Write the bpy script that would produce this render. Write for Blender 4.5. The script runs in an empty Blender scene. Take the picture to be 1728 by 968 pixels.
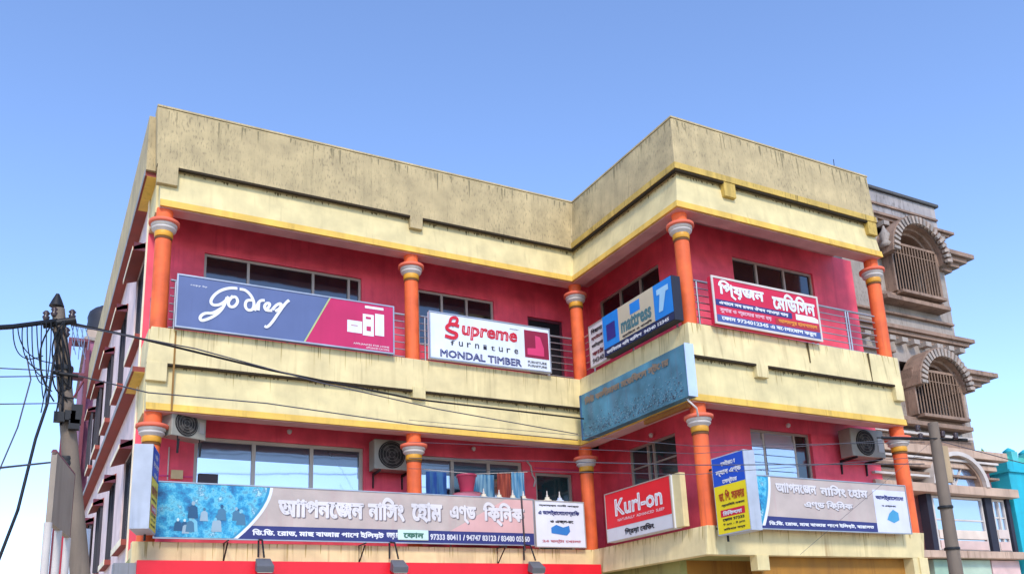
import bpy, bmesh, math, random
from mathutils import Vector, Matrix
random.seed(7)
R = math.radians
SC = bpy.context.scene
COL = SC.collection
# ------------------------------------------------------------------ camera
F_PX, PPY, YAW, PITCH, ROLL = 1477.13, 725.69, .4988, .2465, -.0433
CAM = Vector((-1.312, -15.135, 1.6))
_f = Vector((math.sin(YAW)*math.cos(PITCH), math.cos(YAW)*math.cos(PITCH), math.sin(PITCH)))
_r0 = Vector((math.cos(YAW), -math.sin(YAW), 0)); _u0 = _r0.cross(_f)
_r = _r0*math.cos(ROLL) + _u0*math.sin(ROLL); _u = _u0*math.cos(ROLL) - _r0*math.sin(ROLL)
cd = bpy.data.cameras.new('camera'); cam = bpy.data.objects.new('camera', cd); COL.objects.link(cam)
cam.matrix_world = Matrix(((_r.x, _u.x, -_f.x, CAM.x), (_r.y, _u.y, -_f.y, CAM.y), (_r.z, _u.z, -_f.z, CAM.z), (0, 0, 0, 1)))
cd.sensor_width = 36; cd.lens = 36*F_PX/1728; cd.shift_y = (PPY-484)/1728; cd.clip_start = .1; cd.clip_end = 6000
SC.camera = cam
# ------------------------------------------------------------------ sky, sun, exposure
SUN_EL, SUN_AZ = R(40), R(200)          # azimuth measured clockwise from +y
w = bpy.data.worlds.new('World'); SC.world = w; w.use_nodes = True
nt = w.node_tree; bg = nt.nodes['Background']
sky = nt.nodes.new('ShaderNodeTexSky'); sky.sky_type = 'NISHITA'; sky.sun_disc = False
sky.sun_elevation = SUN_EL; sky.sun_rotation = SUN_AZ; sky.air_density = 1.0; sky.dust_density = .25; sky.ozone_density = 2.5
tint = nt.nodes.new('ShaderNodeMix'); tint.data_type = 'RGBA'; tint.blend_type = 'MULTIPLY'; tint.inputs[0].default_value = 1; tint.inputs[7].default_value = (.94, .965, 1.10, 1)
nt.links.new(sky.outputs[0], tint.inputs[6]); nt.links.new(tint.outputs[2], bg.inputs[0]); bg.inputs[1].default_value = .15
sd = Vector((math.sin(SUN_AZ)*math.cos(SUN_EL), math.cos(SUN_AZ)*math.cos(SUN_EL), math.sin(SUN_EL)))
sl = bpy.data.lights.new('sun', 'SUN'); sl.energy = 1.5; sl.angle = R(12); sl.color = (1, .9, .76)
so = bpy.data.objects.new('sun', sl); COL.objects.link(so); so.rotation_euler = sd.to_track_quat('Z', 'Y').to_euler(); so.location = (0, -20, 40)
SC.view_settings.view_transform = 'Standard'; SC.view_settings.look = 'None'; SC.view_settings.exposure = .95; SC.view_settings.gamma = 1
SC.cycles.max_bounces = 8

# ------------------------------------------------------------------ pixel of the photograph -> point on a plane of the place
def ray(px, py): return _f + _r*((px-864)/F_PX) - _u*((py-PPY)/F_PX)
def onY(px, py, c):
    d = ray(px, py); return CAM + d*((c-CAM.y)/d.y)
def onX(px, py, c):
    d = ray(px, py); return CAM + d*((c-CAM.x)/d.x)
def onT(px, py, t): return CAM + ray(px, py)*t
def A(px, py, c): p = onY(px, py, c); return (p.x, p.z)
def B(px, py, c): p = onX(px, py, c); return (-p.y, p.z)
# ------------------------------------------------------------------ materials
def lin(c):
    c = c/255
    return c/12.92 if c <= .04045 else ((c+.055)/1.055)**2.4
def rgb(*c): return tuple(lin(x) for x in c)+(1,)
MATS = {}
def mat(name, c, rough=.75, var=.12, streak=0, streakc=(90, 80, 60), speck=0, bump=.15, metal=0, scale=1.0, spec=.4, rust=0):
    if name in MATS: return MATS[name]
    m = bpy.data.materials.new(name); m.use_nodes = True; t = m.node_tree; N = t.nodes; L = t.links
    b = N['Principled BSDF']; b.inputs['Roughness'].default_value = rough; b.inputs['Metallic'].default_value = metal
    b.inputs['Specular IOR Level'].default_value = spec
    tc = N.new('ShaderNodeTexCoord')
    def noise(sc, det, mp=(1, 1, 1)):
        q = N.new('ShaderNodeMapping'); q.inputs['Scale'].default_value = mp; L.new(tc.outputs['Object'], q.inputs[0])
        n = N.new('ShaderNodeTexNoise'); n.inputs['Scale'].default_value = sc; n.inputs['Detail'].default_value = det; L.new(q.outputs[0], n.inputs['Vector']); return n
    def ramp(src, lo, hi, a=0., c2=1.):
        r = N.new('ShaderNodeMapRange'); r.inputs[1].default_value = lo; r.inputs[2].default_value = hi; r.inputs[3].default_value = a; r.inputs[4].default_value = c2
        r.clamp = True; L.new(src, r.inputs[0]); return r.outputs[0]
    def mix(fac, a, c2):
        x = N.new('ShaderNodeMix'); x.data_type = 'RGBA'
        L.new(fac, x.inputs[0])
        for s, i in ((a, 6), (c2, 7)):
            if isinstance(s, tuple): x.inputs[i].default_value = s
            else: L.new(s, x.inputs[i])
        return x.outputs[2]
    base = rgb(*c); d = tuple(x*(1-var*1.6) for x in base[:3])+(1,); l = tuple(min(1, x*(1+var)) for x in base[:3])+(1,)
    n1 = noise(2.2*scale, 7); col = mix(ramp(n1.outputs[0], .3, .7), d, l)
    if streak:
        n2 = noise(5*scale, 5, (1, 1, .07)); n3 = noise(1.1*scale, 3)
        mu = N.new('ShaderNodeMath'); mu.operation = 'MULTIPLY'; L.new(ramp(n2.outputs[0], .52, .75), mu.inputs[0]); L.new(ramp(n3.outputs[0], .35, .65, 0, streak), mu.inputs[1])
        col = mix(mu.outputs[0], col, rgb(*streakc))
    if streak:
        n6 = noise(16*scale, 3, (1, 1, .03)); n7 = noise(1.7*scale, 2)
        mu = N.new('ShaderNodeMath'); mu.operation = 'MULTIPLY'; L.new(ramp(n6.outputs[0], .56, .7), mu.inputs[0]); L.new(ramp(n7.outputs[0], .4, .6, 0, streak*.8), mu.inputs[1])
        col = mix(mu.outputs[0], col, rgb(*streakc))
    if rust:
        n2 = noise(3.1*scale, 4, (1, 1, .05)); col = mix(ramp(n2.outputs[0], .66, .74, 0, rust), col, rgb(140, 95, 45))
    if speck:
        n4 = noise(20*scale, 8, (1.8, 1.8, .5)); n5 = noise(.8*scale, 3)
        mu = N.new('ShaderNodeMath'); mu.operation = 'MULTIPLY'; L.new(ramp(n4.outputs[0], .54, .68), mu.inputs[0]); L.new(ramp(n5.outputs[0], .38, .62, .1, speck), mu.inputs[1])
        col = mix(mu.outputs[0], col, rgb(52, 50, 42))
    L.new(col, b.inputs['Base Color'])
    if bump:
        nb = noise(60, 4); bp = N.new('ShaderNodeBump'); bp.inputs['Strength'].default_value = bump; bp.inputs['Distance'].default_value = .01
        L.new(nb.outputs[0], bp.inputs['Height']); L.new(bp.outputs[0], b.inputs['Normal'])
        L.new(ramp(n1.outputs[0], .2, .8, max(0, rough-.12), min(1, rough+.12)), b.inputs['Roughness'])
    MATS[name] = m; return m
def glass(name, c, refl, rough=.06, wav=.03):
    if name in MATS: return MATS[name]
    m = bpy.data.materials.new(name); m.use_nodes = True; t = m.node_tree; N = t.nodes; L = t.links
    b = N['Principled BSDF']; b.inputs['Base Color'].default_value = rgb(*c); b.inputs['Roughness'].default_value = .1
    g = N.new('ShaderNodeBsdfGlossy'); g.inputs['Roughness'].default_value = rough; g.inputs[0].default_value = (.9, .95, 1, 1)
    tc = N.new('ShaderNodeTexCoord'); n = N.new('ShaderNodeTexNoise'); n.inputs['Scale'].default_value = 1.3; L.new(tc.outputs['Object'], n.inputs[0])
    bp = N.new('ShaderNodeBump'); bp.inputs['Strength'].default_value = wav*4; bp.inputs['Distance'].default_value = .05; L.new(n.outputs[0], bp.inputs['Height'])
    L.new(bp.outputs[0], g.inputs['Normal'])
    x = N.new('ShaderNodeMixShader'); x.inputs[0].default_value = refl
    L.new(b.outputs[0], x.inputs[1]); L.new(g.outputs[0], x.inputs[2]); L.new(x.outputs[0], N['Material Output'].inputs[0])
    MATS[name] = m; return m
M_CREAM = mat('cream_paint', (224, 207, 156), streak=.6, streakc=(150, 132, 92), rust=.5, bump=.2)
M_CREAM2 = mat('pale_cream_paint', (220, 204, 152), streak=.35, streakc=(165, 150, 112), bump=.2)
M_PARA = mat('weathered_parapet', (190, 171, 128), var=.16, streak=.5, streakc=(134, 122, 90), speck=.45, bump=.4)
M_YEL = mat('yellow_trim_paint', (226, 186, 88), streak=.5, streakc=(150, 120, 60))
M_YELD = mat('stained_yellow_paint', (204, 172, 88), streak=.9, streakc=(105, 90, 50), speck=.5)
M_SOF = mat('mauve_ceiling_paint', (204, 164, 160), bump=.1)
M_PINK = mat('crimson_pink_paint', (250, 86, 106), var=.2, streak=.5, streakc=(204, 58, 84), bump=.1, rough=.6)
M_PINKL = mat('light_pink_paint', (216, 70, 120), var=.1, bump=.1, rough=.6)
M_ORG = mat('orange_column_paint', (246, 108, 56), var=.22, bump=.25, rough=.65, streak=.9, streakc=(196, 88, 52))
M_ORGP = mat('salmon_capital_paint', (228, 112, 84), var=.1, bump=.08)
M_WHT = mat('grey_white_paint', (205, 196, 188), var=.1)
M_GOLD = mat('gold_band_paint', (222, 160, 50), rough=.45)
M_SIDE = mat('pale_lilac_wall', (228, 204, 200), streak=.5, streakc=(150, 120, 120))
M_SIDET = mat('cream_corner_strip', (240, 226, 196))
M_RED = mat('red_brown_paint', (146, 70, 60), streak=.3, streakc=(110, 54, 46))
M_DRED = mat('dark_maroon_paint', (96, 44, 60))
M_GREY = mat('grey_slab', (150, 150, 152), streak=.6)
M_ALU = mat('window_aluminium', (176, 168, 158), rough=.45, metal=.3, bump=0, var=.05)
M_STEEL = mat('galvanised_steel', (170, 172, 176), rough=.35, metal=.7, bump=0)
M_BLK = mat('black_plastic', (24, 24, 26), rough=.5, bump=0)
M_DARK = mat('dark_interior', (26, 24, 30), rough=.9, bump=0)
M_GD = glass('dark_window_glass', (16, 20, 30), .08)
M_GR = glass('mirror_window_glass', (28, 38, 50), .62, wav=.02)
M_GB = glass('blue_window_glass', (90, 120, 160), .5)
M_OLV = mat('olive_ceiling_paint', (150, 150, 92), streak=.7, streakc=(90, 88, 50))
M_OCH = mat('ochre_wall_paint', (160, 112, 44), streak=.6, streakc=(110, 72, 30))
M_AWN = mat('bright_red_panel', (226, 26, 44), rough=.4, bump=0, var=.06)
M_CONC = mat('pole_concrete', (122, 108, 94), streak=.6, streakc=(90, 82, 74), bump=.4)
M_STONE = mat('weathered_brown_stucco', (166, 156, 146), var=.15, streak=.8, streakc=(90, 78, 68), speck=.6, bump=.4)
M_STONE2 = mat('brown_cornice_stucco', (152, 126, 108), var=.2, streak=.8, streakc=(76, 58, 46), speck=.5, bump=.4)
M_STONEP = mat('patchy_grey_parapet', (166, 160, 158), var=.2, speck=1.0, scale=.45, streak=.8, streakc=(90, 80, 76), bump=.4)
M_TEAL = mat('turquoise_paint', (40, 176, 196), streak=.4, streakc=(50, 130, 150))
M_PNK2 = mat('salmon_pink_paint', (214, 140, 140), streak=.4, streakc=(160, 110, 110))

# ------------------------------------------------------------------ mesh helpers
class Fr:
    def __init__(s, O, U, N): s.O, s.U, s.N = Vector(O), Vector(U).normalized(), Vector(N).normalized()
    def p(s, u, z, n=0): return s.O + s.U*u + s.N*n + Vector((0, 0, z))
def FA(y=0): return Fr((0, y, 0), (1, 0, 0), (0, -1, 0))
def FB(x): return Fr((x, 0, 0), (0, -1, 0), (-1, 0, 0))
class MB:
    def __init__(s): s.v = []; s.f = []; s.sm = []
    def add(s, vs, fs, smooth=False):
        b = len(s.v); s.v += [Vector(x) for x in vs]
        for f in fs: s.f.append([b+i for i in f]); s.sm.append(smooth)
        return s
    def hexa(s, p): return s.add(p, [(0, 3, 2, 1), (4, 5, 6, 7), (0, 1, 5, 4), (1, 2, 6, 5), (2, 3, 7, 6), (3, 0, 4, 7)])
    def box(s, x0, x1, y0, y1, z0, z1): return s.hexa([(x0, y0, z0), (x1, y0, z0), (x1, y1, z0), (x0, y1, z0), (x0, y0, z1), (x1, y0, z1), (x1, y1, z1), (x0, y1, z1)])
    def fbox(s, fr, u0, u1, z0, z1, n0, n1): return s.hexa([fr.p(*q) for q in ((u0, z0, n1), (u1, z0, n1), (u1, z0, n0), (u0, z0, n0), (u0, z1, n1), (u1, z1, n1), (u1, z1, n0), (u0, z1, n0))])
    def prism(s, fr, poly, n0, n1):
        k = len(poly); vs = [fr.p(u, z, n0) for u, z in poly]+[fr.p(u, z, n1) for u, z in poly]
        return s.add(vs, [tuple(range(k)), tuple(range(2*k-1, k-1, -1))]+[(i, (i+1) % k, k+(i+1) % k, k+i) for i in range(k)])
    def sheet(s, fr, poly, n): return s.add([fr.p(u, z, n) for u, z in poly], [tuple(range(len(poly)))])
    def tube(s, pts, r, seg=8, r2=None, cap=True):
        pts = [Vector(p) for p in pts]; k = len(pts); vs = []; fs = []
        for i, p in enumerate(pts):
            d = (pts[min(i+1, k-1)]-pts[max(i-1, 0)]).normalized()
            a = d.cross(Vector((0, 0, 1)) if abs(d.z) < .9 else Vector((1, 0, 0))).normalized(); b = d.cross(a)
            rr = r if r2 is None else r+(r2-r)*i/(k-1)
            vs += [p+(a*math.cos(2*math.pi*j/seg)+b*math.sin(2*math.pi*j/seg))*rr for j in range(seg)]
        for i in range(k-1): fs += [(i*seg+j, i*seg+(j+1) % seg, (i+1)*seg+(j+1) % seg, (i+1)*seg+j) for j in range(seg)]
        s.add(vs, fs, seg > 5)
        if cap: s.add(vs[:seg], [tuple(range(seg))]); s.add(vs[-seg:], [tuple(range(seg))])
        return s
    def lathe(s, cx, cy, prof, seg=24, smooth=True, rot=0):
        vs = []; k = len(prof)
        for r, z in prof: vs += [(cx+r*math.cos(rot+2*math.pi*j/seg), cy+r*math.sin(rot+2*math.pi*j/seg), z) for j in range(seg)]
        fs = [(i*seg+j, i*seg+(j+1) % seg, (i+1)*seg+(j+1) % seg, (i+1)*seg+j) for i in range(k-1) for j in range(seg)]
        s.add(vs, fs, smooth); s.add(vs[:seg], [tuple(range(seg))]); s.add(vs[-seg:], [tuple(range(seg))]); return s
    def build(s, name, m, parent=None, bevel=0, recalc=True):
        o = Vector((0, 0, 0))
        q = parent
        while q is not None: o += q.location; q = q.parent
        me = bpy.data.meshes.new(name); me.from_pydata([tuple(v-o) for v in s.v], [], s.f)
        me.polygons.foreach_set('use_smooth', s.sm)
        if recalc:
            bm = bmesh.new(); bm.from_mesh(me); bmesh.ops.recalc_face_normals(bm, faces=bm.faces); bm.to_mesh(me); bm.free()
        me.materials.append(m); ob = bpy.data.objects.new(name, me); COL.objects.link(ob)
        if parent is not None: ob.parent = parent
        if bevel:
            bv = ob.modifiers.new('bevel', 'BEVEL'); bv.width = bevel; bv.segments = 2; bv.limit_method = 'ANGLE'
        return ob
def tag(o, label=None, cat=None, group=None, kind=None):
    for k, v in (('label', label), ('category', cat), ('group', group), ('kind', kind)):
        if v: o[k] = v
    return o
def thing(name, loc, label, cat, group=None):
    o = bpy.data.objects.new(name, None); COL.objects.link(o); o.location = loc; o.empty_display_size = .2; return tag(o, label, cat, group)
def copy_tree(o, parent=None):
    c = o.copy(); COL.objects.link(c); c.parent = parent
    for ch in list(o.children): copy_tree(ch, c)
    return c
# lettering: glyph outlines, laid flat on a sign
GL = {}
def glyphs(s, fat):
    k = (s, fat)
    if k in GL: return GL[k]
    beng = fat >= .015
    c = bpy.data.curves.new('lettering', 'FONT'); c.body = s; c.resolution_u = 2 if beng else 3
    if beng: c.fill_mode = 'NONE'
    else: c.offset = fat
    o = bpy.data.objects.new('lettering', c); COL.objects.link(o)
    dg = bpy.context.evaluated_depsgraph_get(); dg.update(); me = bpy.data.meshes.new_from_object(o.evaluated_get(dg))
    v = [tuple(q.co) for q in me.vertices]; f = [tuple(p.vertices) for p in me.polygons]
    if beng:                                   # broad pen along every outline, each piece a hair above the last
        fat = max(fat, .042) if any(ord(ch) > 0x900 for ch in s) else max(fat, .034); V = [Vector(q) for q in v]; v = []; f = []
        for i, e in enumerate(me.edges):
            a, b_ = V[e.vertices[0]], V[e.vertices[1]]; d = b_-a
            if d.length < 1e-5: continue
            d.normalize(); q = Vector((-d.y, d.x, 0))*fat; a = a-d*fat*.55; b_ = b_+d*fat*.55; z = (i % 11)*.006; k0 = len(v)
            v += [(a.x+q.x, a.y+q.y, z), (a.x-q.x, a.y-q.y, z), (b_.x-q.x, b_.y-q.y, z), (b_.x+q.x, b_.y+q.y, z)]; f.append((k0, k0+1, k0+2, k0+3))
    bpy.data.objects.remove(o); bpy.data.meshes.remove(me); bpy.data.curves.remove(c)
    GL[k] = (v, f); return GL[k]
def text(fr, s, u0, u1, z0, z1, n, m, parent, fat=.03, shear=0, slope=0, name='lettering'):
    v, f = glyphs(s, fat)
    if not v: return
    x0 = min(q[0] for q in v); x1 = max(q[0] for q in v); y0 = min(q[1] for q in v); y1 = max(q[1] for q in v)
    vs = []
    for x, y, z in v:
        a = (x-x0)/(x1-x0); b = (y-y0)/(y1-y0)
        vs.append(fr.p(u0+(u1-u0)*a+shear*b*(z1-z0), z0+(z1-z0)*b+slope*(u1-u0)*a, n+z*.05))
    return MB().add(vs, f).build(name, m, parent, recalc=False)

# ------------------------------------------------------------------ ground
g = MB().add([(-900, -900, 0), (900, -900, 0), (900, 900, 0), (-900, 900, 0)], [(0, 1, 2, 3)]).build('ground', mat('dusty_ground', (208, 192, 166), scale=.5)); tag(g, kind='structure')
g = MB().add([(-300, -24, .004), (300, -24, .004), (300, -9, .004), (-300, -9, .004)], [(0, 1, 2, 3)]).build('road', mat('worn_asphalt', (92, 88, 84), bump=.4)); tag(g, kind='structure')

# ================================================================== the corner building
L1, D, L2 = 8.637, 3.653, 5.518
H1, H2, H3, H4, H5, H6, H7, H8 = 11.399, 10.261, 9.48, 7.2, 6.567, 5.751, 3.539, 3.043
BLD = thing('corner_building', (0, 0, 0), 'two storey cream and crimson shop building with orange columns and roof parapet', 'building')
def path(xL, yA, xB, yC, xR): return [(xL, yA), (L1+xB, yA), (L1+xB, -D+yC), (L1+L2+xR, -D+yC)]
def inner(p, t): return [(p[0][0], p[0][1]+t), (p[1][0]+t, p[1][1]+t), (p[2][0]+t, p[2][1]+t), (p[3][0], p[3][1]+t)]
def tier(top, bot, zt, zb, t, name, m, bevel=0, t2=None):
    mb = MB(); it = inner(top, t); ib = inner(bot, t2 or t)
    ring = lambda p, z: [(x, y, z) for x, y in p]
    vs = ring(top, zt)+ring(it, zt)+ring(bot, zb)+ring(ib, zb)
    fs = []
    for i in range(3):
        fs += [(i, i+1, 9+i, 8+i), (4+i, 5+i, 13+i, 12+i), (i, i+1, 5+i, 4+i), (8+i, 9+i, 13+i, 12+i)]
    fs += [(0, 4, 12, 8), (3, 7, 15, 11)]
    mb.add(vs, fs); return mb.build(name, m, BLD, bevel)
def lerp(a, b, k): return [(p[0]+(q[0]-p[0])*k, p[1]+(q[1]-p[1])*k) for p, q in zip(a, b)]
def off(p, o): return [(p[0][0], p[0][1]-o), (p[1][0]-o, p[1][1]-o), (p[2][0]-o, p[2][1]-o), (p[3][0]+o*.6, p[3][1]-o)]
r1 = path(-.085, -.04, .077, .01, -.014); r2 = path(-.03, -.02, .01, -.05, -.03)
tier(r1, r2, H1, H2, .3, 'parapet', M_PARA, .012)
r2b = path(.04, .10, .13, .07, -.03); r3 = path(.063, .007, -.019, -.033, .024)
tier(r2b, r3, H2, H3, .32, 'fascia', M_CREAM2)
tier(off(lerp(r2b, r3, .84), .022), off(r3, .022), H3+.125, H3-.004, .05, 'fascia_trim', M_YEL)
M_SHADOW = mat('painted_shadow_line', (48, 38, 24), rough=.9)  # shade under the overhangs painted in as a strip, in mildew brown
dr = off(r2, .004); tier(dr, dr, H2+.004, H2-.034, .07, 'shadow_strip', M_SHADOW)
# cap on top of the parapet
tier(off(r1, .015), off(r1, .015), H1+.035, H1, .34, 'parapet_coping', M_PARA)
# yellow trim below the parapet on the two projecting faces
def strip_BC(p, zt, zb, o, name, m):
    q = [(p[1][0]-o, p[1][1]+.2), (p[2][0]-o, p[2][1]-o), (p[3][0]+.01, p[3][1]-o)]
    q0 = [(p[1][0]+.05, p[1][1]+.2), (p[2][0]+.05, p[2][1]+.05), (p[3][0]+.01, p[3][1]+.05)]
    vs = [(x, y, zt) for x, y in q]+[(x, y, zt) for x, y in q0]+[(x, y, zb) for x, y in q]+[(x, y, zb) for x, y in q0]
    fs = []
    for i in range(2): fs += [(i, i+1, 7+i, 6+i), (i, i+1, 4+i, 3+i), (6+i, 7+i, 10+i, 9+i), (3+i, 4+i, 10+i, 9+i)]
    fs += [(0, 3, 9, 6), (2, 5, 11, 8)]
    MB().add(vs, fs).build(name, m, BLD)
p2 = path(0, 0, .035, -.022, -.03)
strip_BC([(0, 0), (L1+.01, -.0), (L1+.01, -D-.052), (L1+L2-.03, -D-.052)], H2+.13, H2+.005, .02, 'parapet_trim', M_YELD)
# tabs hanging from the parapet and from the balcony band
def tab(fr, u0, u1, z0, z1, n0, n1, m): MB().fbox(fr, u0, u1, z0, z1, n0, n1).build('tab', m, BLD, .006)
fa = FA(0); fc = FA(-D)
tab(fa, -.02, .33, H2-.36, H2+.01, -.1, .03, M_PARA); tab(fa, 4.78, 5.05, H2-.26, H2+.01, -.1, .03, M_PARA)
tab(fc, 9.83, 10.12, H2-.30, H2+.01, -.1, .055, M_YELD); tab(fc, 13.86, 14.13, H2-.30, H2+.01, -.1, .055, M_YELD)
# roof slab and ceilings
S_ = MB(); S_.box(.1, 14.6, 1.26, 14, 10.02, 10.19); S_.box(.1, L1+.5, .33, 1.25, 10.19, 10.22); S_.box(L1+.2, 14.1, -D+.3, 1.1, 10.19, 10.22); S_.build('roof_slab', M_GREY, BLD)
def ceiling(z, z2, m):
    S_ = MB(); S_.box(.06, L1+.3, .3, 1.25, z, z2); S_.box(L1+.3, 14.15, -D+.3, 1.25, z+.003, z2-.003); S_.build('ceiling', m, BLD)
ceiling(10.02, 10.18, M_SOF); ceiling(6.1, 6.36, M_SOF)
# soffit strip: the underside of the edge beams, mauve
tier(lerp(off(r3, -.03), off(r3, -.03), 0), off(r3, -.03), H3-.006, H3-.02, .30, 'beam_soffit', M_SOF)
# balcony band, upper floor
b4 = path(.043, -.024, -.009, -.013, .039); b5 = path(0, -.01, -.04, -.055, -.0); b5b = path(.01, .10, .06, .05, -.03); b6 = path(.035, .006, -.054, .017, .013)
tier(b4, b5, H4, H5, .16, 'balcony_band', M_CREAM, .01)
dr = off(b5, .004); tier(dr, dr, H5+.004, H5-.03, .07, 'shadow_strip', M_SHADOW)  # same painted shadow line below the balcony band
tier(b5b, b6, H5, H6, .32, 'balcony_fascia', M_CREAM2)
tier(off(lerp(b5b, b6, .85), .022), off(b6, .022), H6+.115, H6-.004, .05, 'fascia_trim', M_YEL)
tier(off(b6, -.03), off(b6, -.03), H6-.006, H6-.02, .30, 'beam_soffit', M_SOF)
tab(fa, -.0, .33, H5-.32, H5+.01, -.1, .03, M_CREAM); tab(fa, 4.78, 5.04, H5-.16, H5+.06, -.1, .04, M_CREAM2)
tab(fc, 10.13, 10.42, H5-.24, H5+.01, -.1, .06, M_CREAM); tab(fc, 13.92, 14.16, H5-.32, H5+.01, -.1, .06, M_CREAM)
# lowest band
b7 = path(-.055, -.088, .019, .025, .059); b8 = path(-.05, -.08, -.035, .047, -.013)
tier(b7, b8, H7, H8, .2, 'balcony_band', M_CREAM, .01)
tab(fc, 9.7, 9.98, H8-.26, H8+.004, -.2, -.02, M_CREAM2)
tab(fc, 13.95, 14.2, H8-.55, H8+.004, -.2, -.02, M_CREAM)
S_ = MB(); S_.box(L1+.2, 14.1, -D+.25, 3, H8+.03, H8+.3); S_.box(-.02, L1+.2, .12, 1.2, H8+.03, H8+.3); S_.build('floor_slab', M_OLV, BLD)
MB().box(10.0, 14.0, -D+.27, -D+.5, 2.55, H8+.03).build('shutter_box', M_OCH, BLD)
MB().box(9.103, 14.6, -2.45, -2.3, 0, H8+.05).build('ground_floor_wall', M_OCH, BLD)
MB().box(8.95, 9.1, -2.453, 1.19, 0, H8+.05).build('ground_floor_wall', M_OLV, BLD)
MB().box(0, 9, 1.2, 1.35, 0, H8+.05).build('ground_floor_wall', M_SIDE, BLD)
for x in (.17, 4.88, 8.78, 14.0):
    y = .2 if x < 9 else -3.45
    MB().box(x-.2, x+.2, y-.15, y+.15, 0, H8).build('ground_floor_pillar', M_CREAM2, BLD)
# rain stains run down the bands
mst = mat('rust_stain', (150, 112, 60), rough=.9, bump=0)
for fr, u, w_, z0, z1, n in ((fa, .42, .03, H6+.0, H4-.03, .026), (fa, .425, .022, H6-.0, H5, .03)):
    MB().fbox(fr, u, u+w_, z0, z1, n-.03, n).build('rust_stain', mst, BLD)
mdk = mat('dark_stain', (96, 84, 56), rough=.9, bump=0)
for u, z0, z1 in ((13.25, H5, H4-.02), (11.55, H5+.2, H4-.02)):
    MB().fbox(fc, u, u+.018, z0, z1, .02, .06).build('rust_stain', mdk, BLD)

def drips(fr, u0, u1, zt, zb, nt_, nb, zs, cnt, ln, wd, m, seed, jit=0):
    random.seed(seed); mb = MB(); N_ = lambda z: nt_+(nb-nt_)*(zt-z)/(zt-zb)+.003
    for k in range(cnt):
        u = random.uniform(u0, u1); w_ = random.uniform(*wd); l = random.uniform(*ln)*random.uniform(.3, 1); z = zs-random.random()*jit; q = random.uniform(-.004, .004)
        l = min(l, z-zb-.02); d = random.random()*.0015
        mb.add([fr.p(u, z, N_(z)+d), fr.p(u+w_, z, N_(z)+d), fr.p(u+w_*.7+q, z-l*.7, N_(z-l*.7)+d), fr.p(u+w_*.5+q, z-l, N_(z-l)+d), fr.p(u+w_*.15+q, z-l*.6, N_(z-l*.6)+d)], [(0, 1, 2, 3, 4)])
    tag(mb.build('stain_streaks', m, BLD, recalc=False), kind='stuff')
M_MIL = mat('mildew_streak', (112, 98, 66), rough=.95, bump=0); M_TEA = mat('tea_stain', (178, 158, 104), rough=.95, bump=0); M_ALG = mat('algae_streak', (136, 126, 96), rough=.95, bump=0)
XE = L1+L2-.04
for fr, a, b, P_ in ((fa, .0, L1-.03, dict(p=(.04, .02), f=(-.10, -.007), b=(.024, .01), g=(-.10, -.006), l=(.088, .08))), (fc, L1+.03, XE, dict(p=(-.01, .05), f=(-.07, .033), b=(.013, .055), g=(-.05, -.017), l=(-.025, -.047)))):
    sd_ = int(a*100)+5; W_ = b-a
    drips(fr, a, b, H2, H3, *P_['f'], H2-.03, int(W_*11), (.02, .12), (.01, .05), M_MIL, sd_+1)
    drips(fr, a, b, H4, H5, *P_['b'], H4-.002, int(W_*7), (.08, .5), (.006, .022), M_TEA, sd_+2)
    drips(fr, a, b, H4, H5, *P_['b'], H4-.002, int(W_*1.6), (.15, .6), (.005, .012), M_MIL, sd_+3)
    drips(fr, a, b, H5, H6, *P_['g'], H5-.025, int(W_*13), (.02, .1), (.01, .05), M_MIL, sd_+4)
    drips(fr, a, b, H5, H6, *P_['g'], H5-.025, int(W_*3), (.1, .5), (.006, .02), M_TEA, sd_+5)
    drips(fr, a, b, H7, H8, *P_['l'], H7-.002, int(W_*8), (.06, .4), (.006, .03), M_TEA, sd_+6)
    drips(fr, a, b, H1, H2, *P_['p'], H1-.03, int(W_*7), (.05, .55), (.008, .04), M_ALG, sd_+7, .02)
drips(FB(L1), .05, D-.05, H7, H8, -.019, .035, H7-.002, 40, (.06, .4), (.006, .03), M_TEA, 77)
drips(FB(L1), .05, D-.05, H2, H3, -.13, .019, H2-.03, 36, (.02, .1), (.01, .05), M_MIL, 78)
drips(FB(L1), .05, D-.05, H1, H2, -.077, -.01, H1-.03, 24, (.05, .5), (.008, .04), M_ALG, 79)
drips(FB(L1), .05, D-.05, H4, H5, .009, .04, H4-.002, 24, (.05, .5), (.006, .02), M_TEA, 80)

# ------------------------------------------------------------------ recessed walls
def wall_holes(fr, u0, u1, z0, z1, holes, t, m, name='wall'):
    us = sorted({u0, u1, *[h[0] for h in holes], *[h[1] for h in holes]}); zs = sorted({z0, z1, *[h[2] for h in holes], *[h[3] for h in holes]})
    hole = lambda a, b: any(h[0] < a < h[1] and h[2] < b < h[3] for h in holes)
    S = {(i, j) for i in range(len(us)-1) for j in range(len(zs)-1) if not hole((us[i]+us[i+1])/2, (zs[j]+zs[j+1])/2)}
    mb = MB()
    for i, j in S:
        a, b, c, d = us[i], us[i+1], zs[j], zs[j+1]
        for n in (0, -t): mb.add([fr.p(a, c, n), fr.p(b, c, n), fr.p(b, d, n), fr.p(a, d, n)], [(0, 1, 2, 3)])
        for (q, e) in (((i-1, j), ((a, c), (a, d))), ((i+1, j), ((b, c), (b, d))), ((i, j-1), ((a, c), (b, c))), ((i, j+1), ((a, d), (b, d)))):
            if q not in S: mb.add([fr.p(*e[0], 0), fr.p(*e[1], 0), fr.p(*e[1], -t), fr.p(*e[0], -t)], [(0, 1, 2, 3)])
    return mb.build(name, m, BLD)
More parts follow.
